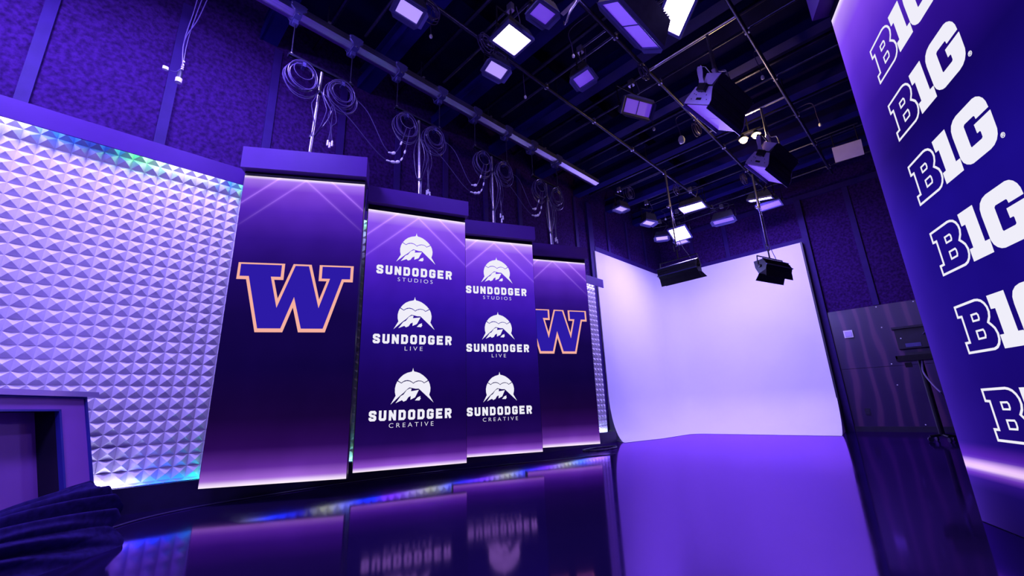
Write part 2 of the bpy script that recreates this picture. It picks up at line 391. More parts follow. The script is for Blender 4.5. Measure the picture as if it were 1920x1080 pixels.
# ------------------------------------------------------------------ lettering helpers
def sgn_area(p): return sum(p[i][0] * p[(i + 1) % len(p)][1] - p[(i + 1) % len(p)][0] * p[i][1] for i in range(len(p))) / 2
def offset_poly(p, d):
    n = len(p); s = 1 if sgn_area(p) > 0 else -1; out = []
    for i in range(n):
        a, b, c = Vector(p[i - 1]), Vector(p[i]), Vector(p[(i + 1) % n])
        e1 = (b - a).normalized(); e2 = (c - b).normalized(); n1 = Vector((-e1[1], e1[0])) * s; n2 = Vector((-e2[1], e2[0])) * s
        h = (n1 + n2); L = h.length
        if L < 1e-3: out.append(tuple(b + n1 * d)); continue
        h.normalize(); kk = d / max(.35, h.dot(n1)); out.append((b[0] + h[0] * kk, b[1] + h[1] * kk))
    return out
# screens: local x along the panel, z up, front = -y
def flat(mb, polys, m, y0=-.0015, y1=0):
    mm = m @ Matrix(((1, 0, 0, 0), (0, 0, -1, 0), (0, 1, 0, 0), (0, 0, 0, 1)))   # (x,y)->(x,z), extrude towards -y
    for p in polys: mb.prism([(q[0], q[1]) for q in p], -y1, -y0, mm)
    return mb
def ring(mb, outer, d, m):
    inner = offset_poly(outer, d); n = len(outer)
    for i in range(n):
        j = (i + 1) % n; flat(mb, [[outer[i], outer[j], inner[j], inner[i]]], m)
def ribbon(path, wd, closed=False):
    n = len(path); P = [Vector(p) for p in path]; Lf = []; Rt = []
    for i in range(n):
        a = P[i - 1] if (i > 0 or closed) else None; c = P[(i + 1) % n] if (i < n - 1 or closed) else None
        e1 = (P[i] - a).normalized() if a is not None else (c - P[i]).normalized(); e2 = (c - P[i]).normalized() if c is not None else e1
        n1 = Vector((-e1[1], e1[0])); n2 = Vector((-e2[1], e2[0])); h = (n1 + n2).normalized(); kk = wd / 2 / max(.4, h.dot(n1))
        Lf.append(P[i] + h * kk); Rt.append(P[i] - h * kk)
    out = []
    for i in range(n if closed else n - 1):
        j = (i + 1) % n; out.append([tuple(Lf[i]), tuple(Lf[j]), tuple(Rt[j]), tuple(Rt[i])])
    return out
t_ = .25; i_ = t_ / 2; R_ = .595; T_ = .875
GLY = {
 'S': [([(R_, .64), (R_, .80), (.52, T_), (.2, T_), (i_, .80), (i_, .63), (.2, .55), (.52, .45), (R_, .37), (R_, .2), (.52, i_), (.2, i_), (i_, .2), (i_, .36)], 0)],
 'U': [([(i_, 1), (i_, .2), (.2, i_), (.52, i_), (R_, .2), (R_, 1)], 0)],
 'N': [([(i_, 0), (i_, 1)], 0), ([(R_, 0), (R_, 1)], 0), ([(i_, .92), (R_, .08)], 0)],
 'D': [([(i_, i_), (.5, i_), (R_, .23), (R_, .77), (.5, T_), (i_, T_)], 1)],
 'O': [([(.2, i_), (.52, i_), (R_, .2), (R_, .8), (.52, T_), (.2, T_), (i_, .8), (i_, .2)], 1)],
 'G': [([(R_, .66), (R_, .8), (.52, T_), (.2, T_), (i_, .8), (i_, .2), (.2, i_), (.52, i_), (R_, .2), (R_, .47), (.36, .47)], 0)],
 'E': [([(i_, 0), (i_, 1)], 0), ([(.1, T_), (.69, T_)], 0), ([(.1, .5), (.62, .5)], 0), ([(.1, i_), (.69, i_)], 0)],
 'R': [([(i_, 0), (i_, 1)], 0), ([(.1, T_), (.5, T_), (R_, .79), (R_, .58), (.5, .47), (.1, .47)], 0), ([(.40, .48), (.60, .0)], 0)]}
def word(parent, m, x0, x1, zb, h):
    txt = 'SUNDODGER'; cw = .72 * h; p = (x1 - x0 - cw) / 8
    for i, ch in enumerate(txt):
        mb = MB()
        for path, cl in GLY[ch]:
            for q in ribbon(path, t_ if ch not in 'NR' or len(path) != 2 or path[0][0] == path[1][0] else .24, cl):
                flat(mb, [[(x0 + i * p + a * h, zb + b * h) for a, b in q]], m)
        mb.build('block_letter', M['letter'], parent)
def thin_text(txt, m, xc, zb, h, width, parent, name='small_lettering'):
    cu = bpy.data.curves.new(name, 'FONT'); cu.body = txt; cu.space_character = 1.55; cu.size = 1; cu.fill_mode = 'FRONT'
    cu.offset = -.012
    o = bpy.data.objects.new('tmp_text', cu); COL.objects.link(o); bpy.context.view_layer.update()
    me = bpy.data.meshes.new_from_object(o.evaluated_get(bpy.context.evaluated_depsgraph_get()))
    bpy.data.objects.remove(o)
    xs = [v.co.x for v in me.vertices]; ys = [v.co.y for v in me.vertices]; x0, x1, y0, y1 = min(xs), max(xs), min(ys), max(ys)
    n = len(me.vertices); par = list(range(n))
    def find(a):
        while par[a] != a: par[a] = par[par[a]]; a = par[a]
        return a
    for p in me.polygons:
        v = list(p.vertices)
        for q in v[1:]: par[find(q)] = find(v[0])
    isl = {}
    for p in me.polygons: isl.setdefault(find(p.vertices[0]), []).append(p)
    for polys in sorted(isl.values(), key=lambda ps: min(me.vertices[k].co.x for p in ps for k in p.vertices)):
        ids = sorted({k for p in polys for k in p.vertices}); ix = {k: q for q, k in enumerate(ids)}
        b = MB(); b.add([((me.vertices[k].co.x - x0) / (x1 - x0) * width + xc - width / 2, -.0012, (me.vertices[k].co.y - y0) / (y1 - y0) * h + zb) for k in ids], [tuple(ix[k] for k in p.vertices) for p in polys], m)
        b.build('small_letter', M['letter'], parent)
WOUT = [(0.0583, 2.146), (0.4667, 2.146), (0.4667, 1.980), (0.385, 1.980), (0.4353, 1.792), (0.543, 2.146), (0.7076, 2.145), (0.8045, 1.792), (0.8584, 1.979), (0.7848, 1.979), (0.7826, 2.145), (1.1035, 2.145), (1.1038, 1.975), (1.0185, 1.975), (0.8808, 1.467), (0.6435, 1.467), (0.5766, 1.709), (0.5075, 1.467), (0.2715, 1.467), (0.1413, 1.978), (0.0570, 1.978)]
WIN = [(0.0808, 2.130), (0.4397, 2.130), (0.4397, 2.010), (0.3531, 2.010), (0.4339, 1.701), (0.5627, 2.128), (0.6851, 2.128), (0.8059, 1.704), (0.8889, 2.005), (0.8117, 2.005), (0.8103, 2.129), (1.0765, 2.129), (1.0770, 2.005), (0.9997, 2.004), (0.8597, 1.502), (0.6654, 1.502), (0.578, 1.811), (0.4877, 1.503), (0.2904, 1.503), (0.1616, 2.010), (0.0816, 2.010)]
DOME = [(0.5595, 1.96), (0.5648, 1.935), (0.5724, 1.921), (0.5981, 1.916), (0.6323, 1.904), (0.6674, 1.882), (0.6984, 1.856), (0.7227, 1.828), (0.6822, 1.803), (0.6683, 1.815), (0.6481, 1.823), (0.6202, 1.826), (0.5968, 1.82), (0.5775, 1.811), (0.5658, 1.801), (0.5509, 1.813), (0.5307, 1.825), (0.5041, 1.831), (0.474, 1.827), (0.4547, 1.817), (0.4389, 1.804), (0.4259, 1.812), (0.4025, 1.828), (0.4272, 1.86), (0.4592, 1.888), (0.4987, 1.908), (0.5379, 1.918), (0.5478, 1.921), (0.5541, 1.938)]
BODY = [(0.3962, 1.819), (0.4123, 1.81), (0.4389, 1.795), (0.4614, 1.812), (0.4943, 1.821), (0.5243, 1.818), (0.5478, 1.806), (0.5658, 1.792), (0.5873, 1.808), (0.6215, 1.818), (0.6512, 1.815), (0.6683, 1.806), (0.68, 1.794), (0.7294, 1.82), (0.7443, 1.786), (0.7528, 1.745), (0.7506, 1.71), (0.7398, 1.672), (0.7879, 1.591), (0.6256, 1.739), (0.5892, 1.739), (0.5626, 1.745), (0.5253, 1.753), (0.4965, 1.731), (0.4655, 1.699), (0.4304, 1.671), (0.3342, 1.581), (0.3832, 1.669), (0.3746, 1.705), (0.3737, 1.745), (0.3813, 1.783)]
MOUNT = [(0.5294, 1.743), (0.5478, 1.74), (0.5424, 1.713), (0.6265, 1.726), (0.5882, 1.649), (0.5392, 1.625), (0.5414, 1.665), (0.5158, 1.651), (0.4965, 1.62), (0.4677, 1.607), (0.4493, 1.623), (0.3854, 1.594), (0.4367, 1.665), (0.4655, 1.681), (0.4965, 1.725)]
SMALL = [(0.6458, 1.661), (0.6417, 1.647), (0.6493, 1.637), (0.6354, 1.615), (0.5873, 1.617), (0.6148, 1.648)]
B_O = [(0.3562, 2.033), (0.5419, 2.037), (0.5661, 2.033), (0.5902, 2.023), (0.6099, 2.005), (0.622, 1.982), (0.6243, 1.955), (0.6144, 1.928), (0.5971, 1.908), (0.6099, 1.896), (0.6274, 1.876), (0.6363, 1.846), (0.6319, 1.816), (0.6189, 1.794), (0.5979, 1.778), (0.5724, 1.771), (0.5419, 1.771), (0.3562, 1.771), (0.3549, 1.836), (0.3905, 1.836), (0.3905, 1.963), (0.3562, 1.965)]
B_1 = [(0.4735, 1.968), (0.5263, 1.969), (0.5361, 1.957), (0.5355, 1.937), (0.5285, 1.926), (0.4735, 1.926)]
B_2 = [(0.4735, 1.883), (0.5352, 1.884), (0.5428, 1.871), (0.5426, 1.849), (0.535, 1.834), (0.4735, 1.833)]
ONE = [(0.7616, 2.031), (0.7639, 1.838), (0.7979, 1.837), (0.7966, 1.771), (0.6431, 1.771), (0.6417, 1.837), (0.6726, 1.837), (0.6717, 1.963), (0.6408, 1.964), (0.6386, 2.031)]
G_ = [(1.0758, 1.941), (1.0736, 1.973), (1.065, 1.997), (1.0494, 2.017), (1.0297, 2.031), (1.0065, 2.037), (0.8726, 2.036), (0.8427, 2.029), (0.8189, 2.013), (0.8046, 1.988), (0.801, 1.958), (0.8033, 1.829), (0.8131, 1.803), (0.8306, 1.784), (0.8529, 1.771), (0.8735, 1.766), (1.0024, 1.766), (1.0297, 1.771), (1.053, 1.784), (1.0691, 1.804), (1.0771, 1.827), (1.0803, 1.923), (0.9617, 1.923), (0.9625, 1.877), (0.9827, 1.877), (0.9868, 1.870), (0.9858, 1.843), (0.9782, 1.838), (0.899, 1.838), (0.8946, 1.845), (0.8946, 1.957), (0.9035, 1.964), (0.976, 1.963), (0.983, 1.957), (0.9845, 1.941)]

# ------------------------------------------------------------------ four hanging LED screens
W_ST = [(0, (255, 240, 255)), (.018, (240, 215, 255)), (.05, (160, 100, 215)), (.14, (92, 40, 150)), (.30, (42, 10, 84)), (.55, (24, 5, 58)), (1.0, (16, 4, 62)), (1.5, (20, 6, 72)), (1.9, (30, 10, 98)), (2.25, (52, 20, 140)), (2.55, (84, 38, 184)), (2.78, (124, 66, 218)), (2.89, (170, 120, 245)), (2.925, (255, 240, 255))]
S_ST = [(0, (255, 240, 255)), (.015, (235, 205, 255)), (.04, (150, 85, 215)), (.12, (78, 28, 135)), (.25, (32, 8, 84)), (.5, (22, 4, 74)), (.95, (26, 6, 92)), (1.35, (34, 12, 122)), (1.7, (48, 18, 158)), (2.05, (72, 30, 190)), (2.35, (104, 52, 220)), (2.65, (138, 82, 240)), (2.77, (190, 145, 252)), (2.815, (255, 240, 255))]
XT = -4.17
panels = [((-4.604, .796), 58.76, 3.078, 3.125, 3.36, 'W'), ((-4.314, 1.988), 69.49, 2.972, 3.03, 3.225, 'S'), ((-4.41, 3.27), 65.02, 2.985, 3.03, 3.235, 'S'), ((-4.38, 4.5), 64.84, 2.955, 3.01, 3.20, 'W')]
plab = ['leftmost and tallest hanging LED screen with a big outlined W under white glow', 'hanging LED screen with three white sun logos, the wider and nearer of the two', 'hanging LED screen with three white sun logos, beside the farther W screen', 'rightmost hanging LED screen with the smaller W, next to the white backdrop']
PW = 1.16
for pi, ((bx, by), ang, zt, h0, h1, kind) in enumerate(panels):
    m = xf((bx, by, 0), math.radians(ang))
    mt = m @ T(0, 0, .15)
    th = thing('hanging_led_screen', plab[pi], 'LED screen', m, 'hanging LED screens in a row')
    H = zt - .15
    st = W_ST if kind == 'W' else S_ST
    sc = H / st[-1][0]; st = [(p * sc, c) for p, c in st]
    if kind == 'W': ch = (.578, [(H + .06, 1.0, H - .75), (H - .015 - .0, .0, H - .7)])
    offs = [(H + .40 - .17, .85, H - .62), (H - .01, .65, H - .62)] if kind == 'W' else [(H + .36 - .14, 1.0, H - .75), (H - .03, .9, H - .75)]
    sm = screenmat('led_content_w' if kind == 'W' else 'led_content_sun', st, H, (.578, offs))
    scr = MB(); scr.add([(0, 0, 0), (PW, 0, 0), (PW, 0, H), (0, 0, H)], [(0, 1, 2, 3)])
    so = scr.build('screen_face', sm); so.parent = th; so.location = (0, 0, .15)
    cab = MB().bb(-.004, PW + .004, .002, .09, .146, zt + .004, m)
    for q in range(1, 6): cab.bb(0, PW, .09, .11, .15 + H * q / 6 - .02, .15 + H * q / 6 + .02, m)
    cab.build('cabinet', M['black'], th)
    MB().bb(0, PW, -.002, .10, zt + .004, h0, m).build('header_recess', M['black'], th)
    hd = MB().bb(-.02, PW + .02, -.085, .19, h0, h1, m); hd.build('header_box', M['fascia'], th)
    if kind == 'W':
        lg = flat(MB(), [WOUT], m, -.0012, -.0004).build('letter_outline', M['peach'], th)
        flat(MB(), [WIN], m, -.0026, -.0018).build('letter_fill', M['wblue'], th)
    else:
        dx = 0 if pi == 1 else .046
        for ri, (zb, sub, wsub) in enumerate([(2.205, 'STUDIOS', .40), (1.421, 'LIVE', .195), (.623, 'CREATIVE', .465)]):
            dz = zb - 1.421; mm = m @ T(dx, 0, dz)
            sc_ = 1.0
            flat(MB(), [DOME, BODY, MOUNT, SMALL], mm).build('sun_logo', M['letter'], th)
            word(th, m, .1228 + dx, .990 + dx, zb, .103)
            thin_text(sub, m, .559 + dx, zb - .071, .044, wsub, th)
    # suspension
    cx = bx + .58 * math.cos(math.radians(ang)); cy = by + .58 * math.sin(math.radians(ang)); ZS = 4.35
    lo = ['W screen nearest the desk', 'nearer sun logo screen', 'farther sun logo screen', 'W screen nearest the white backdrop'][pi]
    rg = thing('suspension_bar', 'slotted black suspension bar hung on two rods above the ' + lo, 'suspension bar', T(XT, cy, ZS), 'suspension bars below the rail')
    MB().bb(XT - .02, XT + .02, cy - .35, cy + .35, ZS, ZS + .012).bb(XT - .02, XT - .016, cy - .35, cy + .35, ZS, ZS + .04).bb(XT + .016, XT + .02, cy - .35, cy + .35, ZS, ZS + .04).build('channel', M['pipe'], rg)
    for dy in (-.32, .32):
        MB().tube([(XT, cy + dy, ZS - .01), (XT, cy + dy, 4.80)], .007).build('rod', M['pipe'], rg)
        MB().tube([(XT, cy + dy, ZS + .012), (XT, cy + dy, ZS + .055)], .016).build('coupling', M['steel'], rg)
    po = thing('suspension_pole', 'bright steel pole holding up the ' + lo, 'pole', T(XT, cy, h1), 'poles holding the screens')
    px_ = cx if abs(cx - XT) < .15 else XT
    MB().tube([(px_, cy, h1 - .02), (XT, cy, ZS)], .017, 12).build('shaft', M['steel'], po)
    MB().tube([(px_ + .0, cy, h1 + .22), (px_ + .0, cy, h1 + .25)], .024, 12).build('cable_tie', M['rubber'], po); MB().tube([(XT, cy, ZS - .28), (XT, cy, ZS - .25)], .024, 12).build('cable_tie', M['rubber'], po)
    # cable coils on the bar
    for ci, (dy, rad) in enumerate(((-.20, .155), (.22, .15))):
        rnd = random.Random(10 * pi + ci)
        cz_ = ZS - .20
        co = thing('cable_coil', ('left' if ci == 0 else 'right') + ' looped coil of cable hanging over the ' + lo, 'cable coil', T(XT + .03, cy + dy, cz_), 'cable coils above the screens')
        n = 9; path = []
        for j in range(n * 22):
            a = 2 * PI * j / 22; tt = j / (n * 22); wob = .018 * math.sin(a * .31 + ci) + .014 * math.sin(1.7 * a * .17 + 2)
            r = rad * (.72 + .34 * abs(math.sin(tt * 5 + ci))) + wob; sag = 1 + .16 * math.sin(tt * 9)
            path.append((XT + .035 + .028 * math.sin(a * .23) + .01 * math.cos(a * 1.0), cy + dy + r * math.sin(a), cz_ + .15 - rad + (r * math.cos(a) + (rad - r) * 1.0) * sag + rad * (1 - sag) * .0))
        MB().tube(path, .0052, 6).build('loops', M['cable'], co)
        MB().box((XT + .035, cy + dy, ZS - .06), (.07, .03, .06)).tube([(XT + .01, cy + dy, ZS), (XT + .03, cy + dy, ZS - .08)], .006).build('strap', M['frame'], co)
    # cables falling beside the pole with white connectors
    rnd = random.Random(pi + 50)
    fc = thing('power_cable', 'thin cables looping down beside the pole of the ' + lo, 'cable', T(XT + .03, cy, 3.6), 'cables beside the poles')
    for s_ in (-.05, .045, .075):
        MB().tube(catmull([(XT + .02, cy + s_ * .2, ZS - .26), (XT + .04, cy + s_ * 1.3, ZS - .42), (XT + .04, cy + s_ * 1.6, (ZS + h1) / 2), (XT + .03, cy + s_ * .7, h1 + .3), (px_ + .02, cy + s_ * .2, h1 + .2), (px_ + .02, cy + s_ * .2, h1 + .01)], 6), .0045, 6).build('cable', M['cable'], fc)
    pg = thing('connector_pigtail', 'white-tipped cables hanging right of the pole of the ' + lo, 'cable', T(XT + .04, cy + .27, 3.6), 'connector pigtails above the screens')
    for s_ in (-.02, 0, .025):
        zz = h1 + .15 + rnd.uniform(-.02, .06)
        MB().tube(catmull([(XT + .03, cy + .14, ZS - .33), (XT + .03, cy + .14 + s_ * 2, ZS - .55), (XT + .03, cy + .14 + s_ * .2, h1 + .34), (XT + .03, cy + .14 + s_, zz - .02)], 6), .0038, 6).build('cable', M['cable'], pg)
        MB().lathe([(0, -.04), (.011, -.038), (.013, -.01), (.009, 0), (.011, .02), (.006, .03), (0, .03)], 10, T(XT + .03, cy + .14 + s_, zz - .03)).build('connector', M['white'], pg)
# linking cables between neighbouring screens
cys = [b + .58 * math.sin(math.radians(a)) for ((_, b), a, *_r) in panels]
for i in range(3):
    ya, yb = cys[i], cys[i + 1]; nm = ['first', 'second', 'third'][i]
    for j, (a0, b0, dip, zt_) in enumerate(((.03, -.28, .60, 4.06), (.36, -.33, .48, 4.2))):
        lc = thing('link_cable', ('longer' if j == 0 else 'shorter') + ' drooping cable with white connectors in the %s gap between screens counted from the desk' % nm, 'cable', T(XT + .05, ya, 4), 'drooping link cables')
        y1, y2 = ya + a0, yb + b0 + .04; zl = 4.16 - dip + .03 * i
        P = catmull([(XT + .04, y1, zt_), (XT + .05, y1 + .3 * (y2 - y1), zl + .33 + .06 * j), (XT + .05, y1 + .66 * (y2 - y1), zl + .05), (XT + .05, y1 + .85 * (y2 - y1), zl + .0), (XT + .05, y2, zl + .12), (XT + .05, y2 + .09, 4.12)], 8)
        MB().tube(P, .005, 6).build('cable', M['cable'], lc)
        for q in (22, 25, 28, 31, 34):
            if j == 1 and q in (28, 31): continue
            p = P[q]; d_ = (P[q + 1] - P[q]).normalized(); rr = .019 if q in (25, 28) else .011
            MB().lathe([(0, -.03), (rr * .7, -.028), (rr, -.01), (rr, .012), (rr * .6, .028), (0, .03)], 10, frame(p, d_, (1, 0, 0))).build('connector', M['white'], lc)

# aluminium rail with trolleys
ZR = 4.92
tr = thing('overhead_rail', 'long bright aluminium ceiling rail running above the hanging screens', 'rail', T(XT, 2, ZR))
rb = MB(); prof = [(-.085, -.015), (-.008, -.052), (-.008, -.04), (.008, -.04), (.008, -.052), (.085, -.035), (.085, .045), (.03, .07), (-.03, .07), (-.085, .045)]
mm = Matrix(((1, 0, 0, XT), (0, 0, -1, 0), (0, 1, 0, ZR), (0, 0, 0, 1)))
rb.prism(prof, -6.55, 1.5, mm); rb.build('track', M['alu'], tr)
for yy in [.35, 1.3, 2.55, 3.75, 5.0, 6.1]:
    MB().tube([(XT, yy, ZR + .07), (XT, yy, 5.30)], .008).build('hanger_rod', M['pipe'], tr)
    MB().box((XT, yy, ZR + .08), (.15, .03, .018)).build('hanger_clip', M['steel'], tr)
for i, y in enumerate([cys[0] - .32, cys[0] + .32, cys[1] - .32, cys[1] + .32, cys[2] - .32, cys[2] + .32, cys[3] - .32, cys[3] + .32]):
    t = thing('rail_trolley', '%s trolley clamped on the rail, counted from the desk end' % ['first', 'second', 'third', 'fourth', 'fifth', 'sixth', 'seventh', 'eighth'][i], 'trolley', T(XT, y, ZR), 'trolleys on the ceiling rail')
    b = MB()
    pl = [(-.085, .055), (-.07, .035), (-.08, .01), (-.04, -.03), (-.035, -.07), (.035, -.07), (.04, -.03), (.08, .01), (.07, .035), (.085, .055), (.05, .07), (-.05, .07)]
    mm = Matrix(((0, 0, 1, XT + .088), (1, 0, 0, y), (0, 1, 0, ZR), (0, 0, 0, 1)))
    b.prism(pl, 0, .008, mm); b.build('side_plate', M['frame'], t)
    MB().prism(pl, -.186, -.178, mm).build('side_plate', M['frame'], t)
    MB().box((XT, y, ZR - .078), (.19, .07, .014)).box((XT, y, ZR - .11), (.05, .05, .06)).build('hanger_block', M['frame'], t)
    MB().tube([(XT - .10, y, ZR - .066), (XT + .10, y, ZR - .066)], .011, 10).build('bolt', M['steel'], t)

# ------------------------------------------------------------------ big right-hand LED wall
mB = xf((-.087, 3.706, 0), math.radians(-65.5)); LB = 5.2; HB = 3.52
bw = thing('big_led_wall', 'huge angled LED wall with six repeated white B1G logos at the right edge', 'LED wall', mB)
B_ST = [(0, (12, 4, 60)), (.18, (18, 6, 84)), (.235, (40, 14, 120)), (.272, (120, 60, 200)), (.292, (250, 215, 255)), (.312, (235, 190, 255)), (.345, (90, 36, 180)), (.42, (26, 8, 112)), (1.0, (24, 9, 118)), (1.7, (27, 12, 134)), (2.2, (20, 6, 96)), (2.6, (46, 16, 140)), (2.95, (88, 42, 200)), (3.25, (128, 72, 236)), (3.46, (185, 140, 252)), (3.52, (255, 240, 255))]
so = MB().add([(0, 0, 0), (LB, 0, 0), (LB, 0, HB), (0, 0, HB)], [(0, 1, 2, 3)]).build('screen_face', screenmat('led_content_big', B_ST, HB, None, (6.0, (.035, .012, .22)))); so.parent = bw; so.location = (0, 0, .004)
MB().bb(-.006, LB, .003, .14, .002, HB + .004, mB).build('cabinet', M['black'], bw)
MB().bb(0, LB, .0, .16, HB + .006, HB + .07, mB).build('header_recess', M['black'], bw)
MB().bb(-.02, LB, -.11, .20, HB + .07, HB + .33, mB).build('header_box', M['fascia'], bw)
for r in range(6):
    dz = [2.645, 2.213, 1.7715, 1.333, .893, .451][r] - 1.771; dx = [-.003, .001, .0015, .004, .008, .012][r]
    mm = mB @ T(dx, 0, dz)
    lb = MB(); ring(lb, B_O, .0125, mm); ring(lb, B_1, .0095, mm); ring(lb, B_2, .0095, mm); lb.build('letter_b', M['letter'], bw)
    flat(MB(), [ONE], mm).build('numeral_one', M['letter'], bw)
    flat(MB(), [G_], mm).build('letter_g', M['letter'], bw)
    rg = MB(); cc = (1.093, 1.782)
    circ = [(cc[0] + .0125 * math.cos(a * PI / 10), cc[1] + .0125 * math.sin(a * PI / 10)) for a in range(20)]
    ring(rg, circ, .0022, mm)
    for q in ribbon([(cc[0] - .004, cc[1] - .0065), (cc[0] - .004, cc[1] + .0065), (cc[0] + .003, cc[1] + .0065), (cc[0] + .005, cc[1] + .003), (cc[0] + .002, cc[1]), (cc[0] - .003, cc[1])], .0022) + ribbon([(cc[0], cc[1]), (cc[0] + .005, cc[1] - .0065)], .0022): flat(rg, [q], mm)
    rg.build('registered_mark', M['letter'], bw)

# ------------------------------------------------------------------ ceiling steel and lighting grid
ords = ['first', 'second', 'third', 'fourth', 'fifth', 'sixth', 'seventh', 'eighth', 'ninth', 'tenth', 'eleventh', 'twelfth']
ys = [.85 + 1.275 * i for i in range(8)]
for i, y in enumerate(ys):
    b = MB().bb(-5.2, 3.8, y, y + .19, 5.30, 5.318).bb(-5.2, 3.8, y + .075, y + .115, 5.318, 5.60).bb(-5.2, 3.8, y, y + .19, 5.60, 5.62)
    b.bb(-5.2, 3.8, y - .012, y, 5.29, 5.44)
    tag(b.build('ceiling_beam', M['beam'], origin=T(-.7, y, 5.3)), '%s dark blue steel beam across the ceiling, counted from the camera' % ords[i], 'beam', 'steel beams across the ceiling')
for i, y in enumerate(ys):
    b = MB().tube([(-5.2, y + .64, 5.55), (3.8, y + .64, 5.55)], .03)
    tag(b.build('roof_conduit', M['pipe'], origin=T(-.7, y + .64, 5.55)), '%s dark conduit up between the steel beams, counted from the camera' % ords[i], 'conduit', 'conduits between the beams')
for y0, y1, z in [(-1.5, 11.1, 5.78)]:
    for x0, wd, lb in ((-3.9, .5, 'wide dark air duct along the ceiling above the screens'), (.6, .6, 'wide dark air duct along the ceiling near the big LED wall')):
        b = MB().bb(x0, x0 + wd, y0, y1, z, 6.05)
        for q in range(9): b.bb(x0 - .02, x0 + wd + .02, y0 + 1.4 * q + .2, y0 + 1.4 * q + .24, z - .02, 6.05)
        tag(b.build('air_duct', M['ceil'], origin=T(x0, 4, z)), lb, 'duct', 'air ducts')
GZ = 5.0
gx = [-3.13, -2.01, -.88, .25, 1.4, 2.5]
for i, x in enumerate(gx):
    t = thing('grid_pipe', '%s long lighting pipe running towards the white backdrop, counted from the rail' % ords[i], 'pipe', T(x, 3, GZ), 'long lighting pipes')
    MB().tube([(x, -3.8, GZ), (x, 10.0, GZ)], .024, 10).build('tube', M['pipe'], t)
    for y in [1.65, 4.15, 6.7, 9.2]:
        MB().tube([(x, y, GZ), (x, y, 5.3)], .008).build('drop_rod', M['pipe'], t)
cyp = [.55, 1.7, 2.83, 3.92, 5.05, 6.2, 7.38, 8.55, 9.7]
for i, y in enumerate(cyp):
    t = thing('cross_pipe', '%s thin cross pipe lying on the lighting grid, counted from the camera' % ords[i], 'pipe', T(-1, y, GZ + .05), 'thin cross pipes of the grid')
    MB().tube([(-4.05, y, GZ + .045), (2.9, y, GZ + .045)], .017, 8).build('tube', M['pipe'], t)
    for x in gx[:4]:
        b = MB().box((x, y, GZ + .02), (.055, .035, .08)).tube([(x - .04, y - .02, GZ + .02), (x + .04, y - .02, GZ + .02)], .007)
        b.build('clamp', M['steel'], t)

